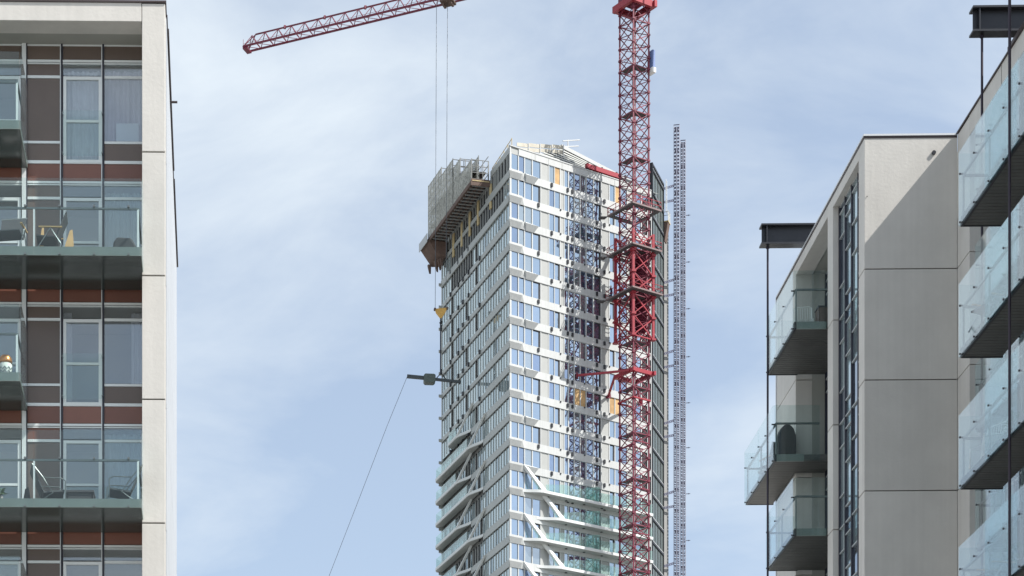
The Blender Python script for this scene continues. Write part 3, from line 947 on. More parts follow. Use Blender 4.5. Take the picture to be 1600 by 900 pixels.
# hipped roof with slats parallel to the ridge
def rf(t, i, z): return DR*t - NR*i + Vector((0,0,z))
nsl = 7
RT0, RI, RZ0, RZ1 = 4.5, 6.0, ROOF+.1, 144.6
gap = MB(rf); gap.quad((RT0,.3,RZ0-.1),(TR+1.5,.3,RZ0-.1),(TR+1.5,RI,142.55),(14,RI,RZ1-.15)).build('roof', 'roofgap', TW)
for i in range(nsl):
    u0, u1 = i/nsl, (i+.42)/nsl
    def P(u, e): 
        ta = RT0+(14-RT0)*u; zr0 = RZ0+(RZ1-RZ0)*u; zr1 = RZ0+(142.7-RZ0)*u
        return (ta, .3+(RI-.3)*u, zr0) if e == 0 else (TR+1.4, .3+(RI-.3)*u, zr1)
    a, b, c, d = P(u0,0), P(u0,1), P(u1,1), P(u1,0)
    up = lambda p, h: (p[0], p[1], p[2]+h)
    MB(rf).hexa([up(p,.005) for p in (a,b,c,d)], [up(p,.03) for p in (a,b,c,d)]).build('roof_slat', 'roofslat', TW)
MB(rf).bar((13.6,RI,RZ1+.15),(TR+1.6,RI,142.85),.5,.5).build('ridge_beam', 'tower_white', TW)
MB(rf).prism([(14,RI+.2,RZ1),(TR+1.5,RI+.2,142.7),(TR+1.5,RI+.2,138),(14,RI+.2,138)],(0,.3,0)).build('roof_back', 'core', TW)

# --- balconies of the lower floors, right face
def sm(u): u = max(0, min(1, u)); return u*u*(3-2*u)
for k in range(13, NF):
    odd = (k-13) % 2
    p0, p1, ps = ((812, 841, 817), (838, 869, 846))[odd]
    ta, tb = tr_(p0), tr_(p1)
    OUT = 1.35
    z = zk(k)
    pts = []
    n = 12
    for i in range(n+1):
        u = i/n; t = ta+(tb-ta)*u
        pts.append((t, .12+(OUT-.12)*sm(u)))
    te = TR-1.0
    outer = pts + [(te, OUT), (te, .1)]
    ring = [(ta, .1, 0)]
    slab = MB(fr).prism([(t, o, z-.42) for t, o in outer] , (0,0,0.0001)) if False else None
    mb = MB()
    lo = [mb.pt(tuple(fr(t, o-.02 if 0 < i < len(outer)-1 else o, z-.42))) for i, (t, o) in enumerate(outer)]
    hi = [mb.pt(tuple(fr(t, o, z-.06))) for t, o in outer]
    mb.f.append(lo); mb.f.append(hi)
    for i in range(len(outer)):
        j = (i+1) % len(outer)
        mb.f.append([lo[i], lo[j], hi[j], hi[i]])
    bs = mb.build('balcony_slab', 'balcony_white', TW)
    MB(fr).prism([(t, max(.1, o-.12), z-.47) for t, o in outer], (0,0,.045)).build('soffit_shade', 'tower_grey', bs)  # grey layer added to put shade on the slab's underside
    # diagonal ribbon from the storey above
    zu = zk(k-1)
    tt = tr_(ps)
    a0, a1 = (tt-.15, .40, zu-.05), (tt+.35, .40, zu-.15)
    b0, b1 = (tb-.15, OUT, z-.35), (tb+.55, OUT, z-.2)
    mb = MB(fr).hexa([a0, a1, (a1[0], a1[1]-.38, a1[2]), (a0[0], a0[1]-.38, a0[2]-.2)],
                     [b0, b1, (b1[0], b1[1]-.32, b1[2]), (b0[0], b0[1]-.32, b0[2])])
    mb.build('balcony_strut', 'balcony_white', TW)
    # glass balustrade in bays
    tt = tb+.3; nb = 6; step = (te-tt)/nb
    for i in range(nb):
        hl = .75 if i == 0 else 1.25
        MB(fr).hexa([(tt+i*step+.02,OUT-.10,z-.06),(tt+(i+1)*step-.02,OUT-.10,z-.06),(tt+(i+1)*step-.02,OUT-.14,z-.06),(tt+i*step+.02,OUT-.14,z-.06)],
                    [(tt+i*step+.02,OUT-.10,z+hl),(tt+(i+1)*step-.02,OUT-.10,z+1.25),(tt+(i+1)*step-.02,OUT-.14,z+1.25),(tt+i*step+.02,OUT-.14,z+hl)]).build('balustrade_glass', 'tglassrail', TW)
    MB(fr).hexa([(tr_(915),.08,z-.05),(tr_(928),OUT-.2,z-.05),(tr_(928)+.06,OUT-.2,z-.05),(tr_(915)+.06,.08,z-.05)],[(tr_(915),.08,z+2.0),(tr_(928),OUT-.2,z+2.0),(tr_(928)+.06,OUT-.2,z+2.0),(tr_(915)+.06,.08,z+2.0)]).build('privacy_screen', 'greenglass', TW)
    # glass wing behind the strut
    MB(fr).prism([(tr_(ps)+.5,.45,zu-.5),(tb+.2,OUT-.12,z+.1),(tb+.2,OUT-.12,z-.06),(tr_(ps)+1.6,.9,z-.06)], NR*0+Vector((0,0,0)) if False else (0,.03,0)).build('wing_glass', 'tglassrail', TW)
    # row of small black boxes under the slab
    lm = MB(fr)
    for i in range(5): lm.box(tb+1.2+i*3.1, tb+1.45+i*3.1, .3, .55, z-.55, z-.46)
    lm.build('soffit_box', 'black', TW)

# --- left face
pitch = 1.02
ncl = int(TL/pitch)
tA = tl_(760)
gl = {'sglass': MB(fl), 'sglass2': MB(fl), 'sglass3': MB(fl), 'dark': MB(fl)}
ml = MB(fl)
darkcols = {tl_(705.5): lambda k: True, tl_(729.5): lambda k: k % 2 == 0, tl_(746): lambda k: k % 2 == 1}
for k in range(-0, NF):
    z0, z1 = zk(k), zk(k)+2.25
    for i in range(ncl):
        t0 = .25+i*(TL-.4)/ncl; t1 = t0+(TL-.4)/ncl
        mm = random.choices(['sglass','sglass2','sglass3'], [6,2,2])[0]
        if i % 3 == 1: mm = 'sglass3' if random.random() < .6 else mm
        for td, fn in darkcols.items():
            if t0 <= td < t1 and fn(k): mm = 'dark'
        if k >= 10 and t0 > 10 and mm != 'dark': mm = 'sglass2' if random.random() < .75 else 'dark'
        if k == 0: mm = 'dark'
        if k == 1 and t0 > 1.5 and t0 < 22: mm = 'dark'
        if k == 2 and 12 < t0 < 22 and random.random() < .6: mm = 'dark'
        d = .0 if mm != 'dark' else -.12
        gl[mm].box(t0+.04, t1-.04, d-.12, d-.05+random.uniform(-.012, .012), z0-.2, z1+.05)
        ml.box(t0-.045, t0+.045, -.12, .03, z0, z1)
for mm, b in gl.items(): stuff(b.build('side_glazing', mm, TW))
stuff(ml.build('side_mullions', 'tower_band', TW))
for k in range(NF):
    z = zk(k)
    mb = MB(fl)
    mb.box(-.1, tA, -.12, .14, z-.98, z-.02)
    if k < 9: mb.box(tA+.005, TL-.2, -.12, .08, z-.92, z-.30)
    else: mb.box(tA+.005, (10.2 if k % 2 == 0 else 15.2), -.12, .08, z-.92, z-.10)
    mb.build('side_band', 'tower_band', TW)
    dk = MB(fl); dk.box(.0, TL-.2, -.05, .02, z-1.06, z-.985); dk.build('band_dark_strip', 'dark', TW)  # thin dark strip below each band
sb = MB(fl)
for k in range(1, NF):
    for j, p in enumerate((705.5, 717.5, 724.7, 733.5, 751)):
        if k >= 10 and p < 745: continue
        if (j + k) % 2 and j in (4,): continue
        t = tl_(p); sb.box(t-.17, t+.17, .06, .26, zk(k)-.75, zk(k)-.2)
stuff(sb.build('side_brackets', 'black', TW))
# open corner at the far end of the left face: rounded slab nose per storey
for k in range(0, NF):
    z = zk(k)
    mb = MB()
    pts = []
    for i in range(9):
        a = math.pi*i/8
        pts.append((TL-.35+.5*math.sin(a), .15-.5*math.cos(a)))
    mb.prism([tuple(fl(t, o-.1, z-.75)) for t, o in pts], (0,0,.3))
    mb.build('slab_nose', 'tower_band', TW)
B(TL-.25, TL+.15, -1.2, .0, zk(NF), 137.5, xf=fl).build('corner_post', 'tower_band', TW)
# left face balconies with diagonal ribbons
for k in range(9, NF):
    A = k % 2 == 0
    tE, tJ, tF = (10.0, 13.6, TL) if A else (15.0, 18.6, TL)
    if k == 9: tF = 22.6
    OUT = 1.25; z = zk(k)
    pts = []
    for i in range(11):
        u = i/10; pts.append((tE+(tJ-tE)*u, .12+(OUT-.12)*sm(u)))
    pts += [(tF-.9, OUT), (tF-.3, OUT*.8), (tF+.1, .1)]
    mb = MB()
    lo = [mb.pt(tuple(fl(t, max(.08, o-.02) if 0 < i < len(pts)-1 else o, z-.40))) for i, (t, o) in enumerate(pts)]
    hi = [mb.pt(tuple(fl(t, o, z-.05))) for t, o in pts]
    mb.f.append(lo); mb.f.append(hi)
    for i in range(len(pts)):
        j = (i+1) % len(pts); mb.f.append([lo[i], lo[j], hi[j], hi[i]])
    bs = mb.build('balcony_slab', 'balcony_white', TW)
    MB(fl).prism([(t, max(.09, o-.12), z-.45) for t, o in pts], (0,0,.045)).build('soffit_shade', 'tower_grey', bs)  # darker sheet below the slab, standing in for shade on its underside
    zu = zk(k-1); tS = tE-.5
    MB(fl).hexa([(tS-.5,.38,zu-.1),(tS+.6,.38,zu-.6),(tS+.6,.05,zu-.6),(tS-.5,.05,zu-.1)],
                [(tJ-.9,OUT-.05,z-.05),(tJ+.3,OUT+.02,z-.35),(tJ+.3,OUT-.3,z-.35),(tJ-.9,OUT-.35,z-.05)]).build('balcony_strut', 'balcony_white', TW)
    nb = 4; ts = tJ+.2; step = (tF-.9-ts)/nb
    for i in range(nb):
        B(ts+i*step+.02, ts+(i+1)*step-.02, OUT-.14, OUT-.10, z-.05, z+1.25, xf=fl).build('balustrade_glass', 'tglassrail', TW)
    MB(fl).hexa([(tF-.9,OUT-.14,z-.05),(tF+.05,.1,z-.05),(tF+.05,.06,z-.05),(tF-.9,OUT-.18,z-.05)],
                [(tF-.9,OUT-.14,z+1.25),(tF+.05,.1,z+1.25),(tF+.05,.06,z+1.25),(tF-.9,OUT-.18,z+1.25)]).build('balustrade_glass', 'tglassrail', TW)
# unfinished top storeys: parapet frame and timber faced columns
B(.0, 7.4, -.15, .05, 138.1, ROOF, xf=fl).build('parapet', 'tower_band', TW)
for i in range(6):
    t = .9+i*1.25; B(t-.05, t+.05, -.10, .06, zk(0), 138.1, xf=fl).build('side_mullion', 'tower_band', TW)
for p in (722, 734.5, 747.5, 767, 709):
    t = tl_(p); B(t-.3, t+.3, -.06, .12, 133.9, 137.2, xf=fl).build('timber_column', 'timber', TW)
B(7.4, TL-.3, -.30, -.1, 137.2, 137.9, xf=fl).build('slab_edge', 'tower_band', TW)
B(.2, TL-.2, .02, .2, 131.6, 132.5, xf=fl).build('slab_edge', 'tower_band', TW)

# --- third face: tall dark glass wall, rising above the roof
g3, m3 = MB(f3), MB(f3)
for k in range(-2, NF):
    z = zk(k)
    top = min(z+2.95, 142.6)
    for i in range(4):
        g3.box(.25+i*1.65, .25+(i+1)*1.65-.1, -.15, -.02, z+.12, top)
    m3.box(.3, 6.75, -.16, .05, z-.05, z+.12)
stuff(g3.build('east_glazing', 'screenwall', TW))
m3.build('east_band', 'tower_white', TW)
kk = MB(f3)
for k in range(-2, NF): kk.box(.25, 6.8, .0, .12, zk(k)-.35, zk(k)-.06)
for i in range(5): kk.box(.14+i*1.65, .24+i*1.65, -.16, .03, zk(NF), 142.6)
kk.box(-.12, .12, -.3, .12, zk(NF), 142.9).box(-.1, 6.9, -.2, .1, 142.62, 142.9).box(6.76, 6.9, -.3, .1, zk(NF), 142.6)
kk.build('east_frame', 'black', TW)
B(.3, 6.7, -.5, -.2, zk(NF), 142.4, xf=f3).build('east_wall', 'core', TW)
wl = MB(fr)
for t in (TR-.95, TR-.25): wl.box(t-.06, t+.06, .05, .15, zk(NF), 137)
wl.build('guide_rail', 'galv', TW)
B(TR-1.9, TR-.1, -.12, .0, zk(NF), 137.5, xf=fr).build('corner_panel', 'dark', TW)

# ================================================================== scaffold screens on the left face
SC = empty('scaffold_platform', TC + fl(16, 1.4, 0)); 
tag(SC, 'netted scaffold platform cantilevered from the upper left side of the tower', 'scaffold')
off = SC.location - TW.location
def fs(t, o, z): return fl(t, o, z) - off
SO = 2.75
DZ = 137.0
B(7.5, TL-.2, .25, SO, DZ+.25, DZ+.4, xf=fs).build('deck', 'tbrown', SC)
for o_ in (.5, 1.25, 2.0, SO-.08):
    B(7.5, TL-.2, o_-.07, o_+.07, DZ+.02, DZ+.245, xf=fs).build('stringer', 'tbrown' if o_ > 2.3 else 'black', SC)
for i in range(22):
    t = 7.7+i*.93
    B(t-.06, t+.06, .3, SO-.18, DZ-.12, DZ+.018, xf=fs).build('bearer', 'galv', SC)
B(7.35, 7.49, .1, SO+.05, DZ-.15, DZ+.75, xf=fs).build('end_board', 'tbrown', SC)
B(7.30, 7.34, .2, SO-.1, DZ+.42, DZ+.55, xf=fs).build('end_plank', 'timber', SC)
B(7.5, TL-.2, SO+.02, SO+.06, DZ-.05, DZ+.5, xf=fs).build('toe_board', 'tbrown', SC)
# screens, stepped along the platform
steps = [(7.4, 12.3, 140.3, SO), (7.6, 12.4, 140.9, 1.7), (12.4, 15.2, 142.7, SO-.1), (15.2, 20.2, 143.9, SO), (20.2, 26.0, 145.0, SO)]
for (t0, t1, zt_, o_) in steps:
    s = B(t0, t1, o_, o_+.03, DZ+.4, zt_, xf=fs).build('net_screen', 'net', SC)
    gb = MB(fs)
    n = max(2, round((t1-t0)/1.2))
    for i in range(n+1):
        t = t0+(t1-t0)*i/n; gb.bar((t, o_-.05, DZ+.4), (t, o_-.05, zt_+.15), .09)
    nz = int((zt_-DZ)/1.0)
    for i in range(nz+1):
        z = DZ+.5+i*(zt_-DZ-.5)/nz; gb.bar((t0, o_-.05, z), (t1, o_-.05, z), .07)
    for i in range(n):
        ta = t0+(t1-t0)*i/n; tb = t0+(t1-t0)*(i+1)/n
        gb.bar((ta, o_-.05, DZ+.5), (tb, o_-.05, DZ+2.9), .045)
        gb.bar((tb, o_-.05, DZ+3.2), (ta, o_-.05, zt_-.2), .045)
    gb.build('screen_frame', 'netframe', s)
# near end guard of the platform and upper decks
for (t0, za, zb_, oa, ob) in ((7.4, DZ+.75, 140.3, .3, SO), (12.4, 140.5, 142.7, .3, SO-.1), (15.2, 141.5, 143.9, .3, SO), (20.2, 142.5, 145.0, .3, SO)):
    gb = MB(fs)
    for i in range(4): o_ = oa+(ob-oa)*i/3; gb.bar((t0,o_,za),(t0,o_,zb_),.08)
    nz = max(2, int((zb_-za)/.8))
    for i in range(nz+1): z = za+(zb_-za)*i/nz; gb.bar((t0,oa,z),(t0,ob,z),.075)
    gb.build('end_guard', 'netframe', SC)
for i, z in enumerate((139.0, 141.0)):
    B(8 if i == 0 else 13, 26, .4, SO-.15, z, z+.08, xf=fs).build('upper_deck', 'grate', SC)
# inner guard rails
gb = MB(fs)
for i in range(14):
    t = 7.6+i*1.4; gb.bar((t,.3,DZ+.4),(t,.3,min(145, 140.3+i*.3)),.08)
for z in (138.6, 139.8, 141.0): gb.bar((7.4,.3,z),(26,.3,z),.07)
gb.build('inner_guard', 'galv', SC)
# ragged formwork at the far lower end
mb = MB(fs)
rr = random.Random(3)
pts_t = [(26.0, SO+.5, 137.4), (28.6, SO+.4, 137.3), (29.4, 1.4, 136.9), (28.6, -.2, 136.9), (26.0, .2, 137.0)]
mb.hexa([(25.4,.3,135.0),(28.2,.2,134.7),(28.6,1.4,134.7),(25.8,1.7,135.7)], [(25.2,.2,137.0),(28.8,.1,137.0),(28.9,SO+.4,137.3),(25.2,SO+.2,137.1)])
mb.build('formwork_bag', 'tbrown', SC)
mb = MB(fs)
for i in range(7):
    t = 25.6+i*.5; o_ = rr.uniform(.4, 1.7)
    mb.hexa([(t,o_,133.7+rr.uniform(-.3,.4)),(t+.22,o_,133.8),(t+.22,o_+.2,133.8),(t,o_+.2,133.7)],
            [(t-.1,o_,134.8),(t+.35,o_,134.8),(t+.35,o_+.4,134.8),(t-.1,o_+.4,134.8)])
mb.build('torn_edge', 'tbrown', SC)
B(25.3, 29.0, SO+.35, SO+.42, 136.8, 138.0, xf=fs).build('toe_board', 'galv', SC)

# small platform on the far (right) side of the tower
S2 = empty('scaffold_platform', TC + f3(7.2, 0, 0)); tag(S2, 'small formwork platform with guard rail on the right side of the tower behind the crane', 'scaffold')
o2 = S2.location - TW.location
def fq(u, o, z): return f3(u, o, z) - o2
MB(fq).hexa([(7.0,.0,135.0),(8.2,.0,135.0),(8.2,.15,135.0),(7.0,.15,135.0)], [(7.0,.0,137.6),(8.2,.0,137.6),(8.2,.62,137.6),(7.0,.62,137.6)]).build('formwork', 'tbrown', S2)
B(6.95, 8.3, -.1, .68, 137.61, 137.75, xf=fq).build('deck', 'timber', S2)
gb = MB(fq)
for u in (7.0, 7.6, 8.2): gb.bar((u,.62,137.7),(u,.62,139.2),.07)
for z in (138.0, 138.5, 139.0): gb.bar((7.0,.62,z+.2),(8.2,.62,z+.2),.06)
gb.bar((7.0,0,137.5),(7.0,0,139),.08); gb.bar((7.0,0,138.5),(7.0,.62,138.5),.06); gb.bar((7.0,0,139),(7.0,.62,139),.06)
gb.bar((7.1,.3,139),(7.1,.3,143.6),.07); gb.bar((7.7,.3,139),(7.7,.3,143.6),.07)
for i in range(8): gb.bar((7.1,.3,139.2+i*.6),(7.7,.3,139.2+i*.6),.05)
gb.build('guard_rail', 'galv', S2)
B(7.0, 8.2, .63, .65, 137.75, 138.9, xf=fq).build('net_screen', 'net', S2)

# roof edge protection and the red steel on the roof
EP = empty('edge_protection', TC + rf(6, 2.6, ROOF)); tag(EP, 'pale timber edge boards with steel posts on the tower roof', 'guard rail')
oe = EP.location - TW.location
def fe(t, i, z): return rf(t, i, z) - oe
for a in range(4):
    t0 = 3.6+a*2.0; zb_ = ROOF+1.5+a*.42
    for r_ in range(2):
        MB(fe).hexa([(t0,3.0,zb_+r_*.62),(t0+1.9,3.0,zb_+r_*.62+.3),(t0+1.9,3.06,zb_+r_*.62+.3),(t0,3.06,zb_+r_*.62)],
                    [(t0,3.0,zb_+r_*.62+.5),(t0+1.9,3.0,zb_+r_*.62+.8),(t0+1.9,3.06,zb_+r_*.62+.8),(t0,3.06,zb_+r_*.62+.5)]).build('edge_board', 'edgeboard', EP)
    MB(fe).bar((t0+1.95,2.95,zb_-1.4),(t0+1.95,2.95,zb_+1.5),.10).build('post', 'galv', EP)
MB(fe).hexa([(3.2,2.0,ROOF+.4),(8.3,2.0,ROOF+.9),(8.3,3.0,ROOF+.9),(3.2,3.0,ROOF+.4)],[(3.2,2.0,ROOF+.7),(8.3,2.0,ROOF+1.9),(8.3,3.0,ROOF+1.9),(3.2,3.0,ROOF+.7)]).build('kerb_board', 'tower_grey', EP)
EG = empty('guard_rail', TC + fl(5, -.5, ROOF)); tag(EG, 'thin steel guard rail on the roof edge left of the tower corner', 'guard rail')
og = EG.location - TW.location
gb = MB(lambda a, b, c: fl(a, b, c) - og)
for i in range(6): t = .6+i*1.5; gb.bar((t,-.5,ROOF-.6),(t,-.5,ROOF+1.4-.1*i),.08)
for z in (.5, 1.3): gb.bar((.6,-.5,ROOF+z),(8.2,-.5,ROOF+z-.45),.07)
gb.build('rail', 'timber', EG)
RS = empty('steel_beam', TC + rf(16.5, .9, ROOF+.4)); tag(RS, 'bright red steel beam lying on the tower roof behind the parapet', 'beam')
osb = RS.location - TW.location
rb = MB(lambda a, b, c: rf(a, b, c) - osb)
rb.bar((13.6,.7,ROOF+1.05),(19.6,.7,ROOF+1.0),.4,.6); rb.build('beam', 'crane_bright', RS)
rb = MB(lambda a, b, c: rf(a, b, c) - osb)
for t in (13.9, 16.4, 19.0, 20.6): rb.bar((t,.7,ROOF+.1),(t,.7,ROOF+1.5),.22)
rb.bar((19.8,.7,ROOF+.8),(22.5,.7,ROOF+.7),.25,.4)
rb.build('support', 'black', RS)
pr = MB(lambda a, b, c: rf(a, b, c)).bar((14.5,6.6,146.0),(17.5,6.6,146.9),.12).bar((14.5,6.6,145.2),(17.3,6.6,146.0),.12).bar((15.4,6.6,144.2),(15.4,6.6,146.4),.12).build('roof_prop', 'galv', TW)

# ================================================================== CRANE
MC = Vector((51.35, 290.5, 0))
CR = empty('tower_crane', MC); tag(CR, 'tall dark red lattice tower crane standing in front of the white tower', 'crane')
def fm(a, b, z): return DR*a - NR*b + Vector((0,0,z))         # mast frame, aligned with the tower's right face
HA = 1.35
corn = [(-HA,-HA),(HA,-HA),(HA,HA),(-HA,HA)]
def lattice(h, panels_, ha, rc, rb_):
    mb = MB(fm)
    cs = [(-ha,-ha),(ha,-ha),(ha,ha),(-ha,ha)]
    for a, b in cs: mb.bar((a,b,0),(a,b,h),rc)
    ph = h/panels_
    for i in range(panels_):
        z0, z1 = i*ph, (i+1)*ph
        for j in range(4):
            p, q = cs[j], cs[(j+1) % 4]
            if (i + j) % 2: p, q = q, p
            mb.bar((*p,z0),(*q,z1),rb_)
            mb.bar((*q,z0),(*p,z1),rb_*.8)
            mx_ = ((p[0]+q[0])/2, (p[1]+q[1])/2)
            mb.bar((*p,z1),(*mx_,(z0+z1)/2+ph*.0),rb_*.6)
        for (a, b) in cs:                     # gusset plates
            mb.bar((a,b,z0-.12),(a,b,z0+.12),rc*1.9)
    for j in range(4):
        p, q = cs[j], cs[(j+1) % 4]; mb.bar((*p,0),(*q,0),rb_*1.1)
    mb.bar((*cs[0],0),(*cs[2],0),rb_); mb.bar((*cs[1],h/2),(*cs[3],h/2),rb_)
    return mb
SH = 6.1
sec = lattice(SH, 4, HA, .17, .10).build('mast_section', 'crane', CR)
z = 151.1+SH*1; sec.location = (0, 0, z)
zlist = []
while z > 0:
    z -= SH
    zlist.append(z)
for z_ in zlist:
    if z_ > -SH: inst(sec, (0,0,max(z_, -2)), parent=CR)
# ladder
lad = MB(fm)
for s in (-.22, .22): lad.bar((.35+s,.55,70),(.35+s,.55,157),.05)
for i in range(290): lad.bar((.13,.55,70+i*.3),(.57,.55,70+i*.3),.03)
lad.build('ladder', 'galv', CR)
# rest platforms inside the mast
pf = MB(fm); pf.box(-1.25,1.25,-1.25,-.1,0,.07).box(-1.25,-.1,-.1,1.25,0,.07); pfo = None
for z_ in [v for v in zlist if v > 70]:
    if pfo is None:
        pfo = pf.build('rest_platform', 'grate', CR); pfo.location = (0,0,z_+.1)
        gr = MB(fm)
        for a, b in ((-1.25,-1.25),(1.25,-1.25),(-1.25,1.25)): gr.bar((a,b,.07),(a,b,1.1),.05)
        gr.bar((-1.25,-1.25,1.1),(1.25,-1.25,1.1),.045); gr.bar((-1.25,-1.25,1.1),(-1.25,1.25,1.1),.045)
        gro = gr.build('platform_rail', 'crane', pfo)
    else:
        c = inst(pfo, (0,0,z_+.1), parent=CR); g2 = gro.copy(); C.objects.link(g2); g2.parent = c
# climbing frame
cl = lattice(14.0, 5, 1.75, .32, .14)
clo = cl.build('climbing_frame', 'crane_bright', CR); clo.location = (0, 0, 115.0)
inr = MB(fm); inr.box(1.60, 1.85, -.6, 1.6, 0, 11).box(.6, 1.6, 1.5, 1.65, 0, 11)
inro = inr.build('hydraulic_column', 'crane', clo); inro.location = (0,0,1.5)
for zi, (z_, ex) in enumerate(((132.0, 2.5), (126.6, 2.55), (120.8, 2.65))):
    p = MB(fm)
    p.box(-ex, ex, -ex, -1.9, z_, z_+.12).box(-ex, ex, 1.9, ex, z_, z_+.12).box(-ex, -1.9, -1.9, 1.9, z_, z_+.12).box(1.9, ex, -1.9, 1.9, z_, z_+.12)
    po = p.build('work_platform', 'grate', CR)
    e = MB(fm); e.box(-ex-.03, ex+.03, -ex-.06, -ex-.005, z_-.02, z_+.18).box(-ex-.06, -ex-.005, -ex, ex, z_-.02, z_+.18)
    e.build('kick_plate', 'kick', po)
    g = MB(fm)
    for a in (-ex, -ex/3, ex/3, ex):
        for b in (-ex, ex): g.bar((a,b,z_+.1),(a,b,z_+1.2),.06); g.bar((b,a,z_+.1),(b,a,z_+1.2),.06)
    for zz_ in (z_+.65, z_+1.2):
        g.bar((-ex,-ex,zz_),(ex,-ex,zz_),.06).bar((-ex,ex,zz_),(ex,ex,zz_),.06).bar((-ex,-ex,zz_),(-ex,ex,zz_),.06).bar((ex,-ex,zz_),(ex,ex,zz_),.06)
    g.build('platform_rail', 'crane_bright', po)
    MB(fm).prism([(-ex,ex,z_+.1),(-ex-1.0,ex+.6,z_+.1),(-ex-.6,ex+1.2,z_+.1),(-ex,ex+.6,z_-.0)], (0,0,-.12)).build('flap', 'grate', po)
# collars
def collar(z_, ha, h, tk):
    c = MB(fm)
    c.box(-ha, ha, -ha-tk, -ha, z_, z_+h).box(-ha, ha, ha, ha+tk, z_, z_+h)
    c.box(-ha-tk, -ha-.003, -ha-tk-.1, ha+tk+.1, z_+.005, z_+h+.005).box(ha+.003, ha+tk, -ha-tk-.3, ha+tk+.3, z_+.005, z_+h+.005)
    return c.build('collar', 'crane_bright', CR)
collar(110.2, 1.55, .5, .35)
u_ = collar(159.2, 1.55, .85, .45)
inn = MB(fm).bar((-1.5,-1.5,106.9),(1.5,-1.5,106.9),.2).bar((-1.5,-1.5,106.9),(-1.5,1.5,106.9),.2).bar((-1.5,1.5,106.9),(1.5,1.5,106.9),.2).bar((-1.4,-1.4,105.8),(1.4,1.4,105.8),.2)
inn.build('lower_brace', 'crane_bright', CR)
for (z_) in (101.2, 95.0, 89.0):
    MB(fm).bar((-1.4,-1.4,z_),(1.4,-1.4,z_),.16).bar((-1.4,-1.4,z_-.5),(-1.4,1.4,z_-.5),.16).bar((-1.4,-.2,z_-.4),(1.4,-.2,z_-.4),.14).build('lower_brace', 'crane', CR)
# ties to the tower facade
def onface(p, z_): return TC + fr(tr_(p), .05, z_) - MC
ca = fm(-1.9, -1.2, 110.4); cb = fm(-1.9, 1.8, 110.4)
for a, b in ((ca, onface(901, 111.0)), (cb, onface(950, 109.3)), (fm(1.9, 1.8, 110.4), onface(1000, 109.5))):
    MB().bar(tuple(a), tuple(b), .26).build('tie_bar', 'crane_bright', CR)
    d = (b-a).normalized()
    MB().bar(tuple(b - d*.1), tuple(b + d*.02), .7, .7).build('tie_plate', 'crane', CR)
# panel box on the mast
bx = MB(fm).box(1.55, 1.98, -1.9, -1.0, 151.3, 153.6); bx.build('switch_box', 'blue', CR)
MB(fm).box(1.45, 2.05, -2.0, -.9, 150.6, 151.25).build('box_tray', 'whiteplastic', CR)
# slewing unit, counter jib, tower head (above the frame)
MB(fm).box(-1.5,1.5,-1.5,1.5,160.3,161.6).build('slew_ring', 'crane', CR)
JD = Vector((-.908, .4195, 0)).normalized(); JN = Vector((-.4195, -.908, 0)).normalized()
def fj(u, s, z_): return JD*u + JN*s + Vector((0,0,z_))
MB(fj).box(-1.3,1.3,-1.3,1.3,161.62,169.5).build('tower_head', 'crane', CR)
MB(fj).bar((-1.3,-.9,166.6),(-17,-.9,166.6),.25).bar((-1.3,.9,166.6),(-17,.9,166.6),.25).build('counter_jib', 'crane', CR)
MB(fj).box(-17,-13,-.85,.85,164.5,166.4).build('counterweight', 'loadgrey', CR)
MB(fj).box(1.0,2.6,1.35,2.8,162.0,164.3).build('cab', 'whiteplastic', CR)
# jib in sections
JZ0 = 166.65; JW = .8; JH = 1.75
u0 = 1.4; UT = 57.2
nsec = 9; sl = (UT-u0)/nsec
for i in range(nsec):
    a, b = u0+i*sl, u0+(i+1)*sl
    hj = JH
    mb = MB(fj)
    for s in (-JW, JW): mb.bar((a,s,JZ0),(b,s,JZ0),.20,.24)
    te_ = b if i < nsec-1 else b-1.6
    mb.bar((a,0,JZ0+hj),(te_,0,JZ0+hj),.17)
    nbay = 3; bl = (b-a)/nbay
    for j in range(nbay):
        x0_, x1_, xm = a+j*bl, a+(j+1)*bl, a+(j+.5)*bl
        for s in (-JW, JW):
            mb.bar((x0_,s,JZ0),(xm,0,JZ0+hj),.085); 
            mb.bar((xm,0,JZ0+hj),(x1_,s,JZ0),.085)
        mb.bar((x0_,-JW,JZ0),(x0_,JW,JZ0),.09); mb.bar((x0_,-JW,JZ0),(x1_,JW,JZ0),.06)
        mb.bar((x0_,JW,JZ0+.35),(x1_,JW,JZ0+.35),.03)
    mb.bar((a,0,JZ0+hj-.2),(a,0,JZ0+hj+.25),.3)
    mb.build('jib_section', 'crane', CR)
mb = MB(fj).bar((UT,-JW,JZ0),(UT,JW,JZ0),.25).bar((UT-1.6,0,JZ0+JH),(UT,-JW,JZ0),.1).bar((UT-1.6,0,JZ0+JH),(UT,JW,JZ0),.1).bar((UT,-JW,JZ0),(UT,-JW,JZ0+1.0),.05).bar((UT,JW,JZ0),(UT,JW,JZ0+1.0),.05)
mb.box(UT-.6,UT+.1,-JW,JW,JZ0-.35,JZ0-.1)
mb.build('jib_end', 'crane', CR)
MB(fj).bar((2,0,169.4),(30,0,JZ0+JH+.1),.1).build('jib_stay', 'crane', CR)
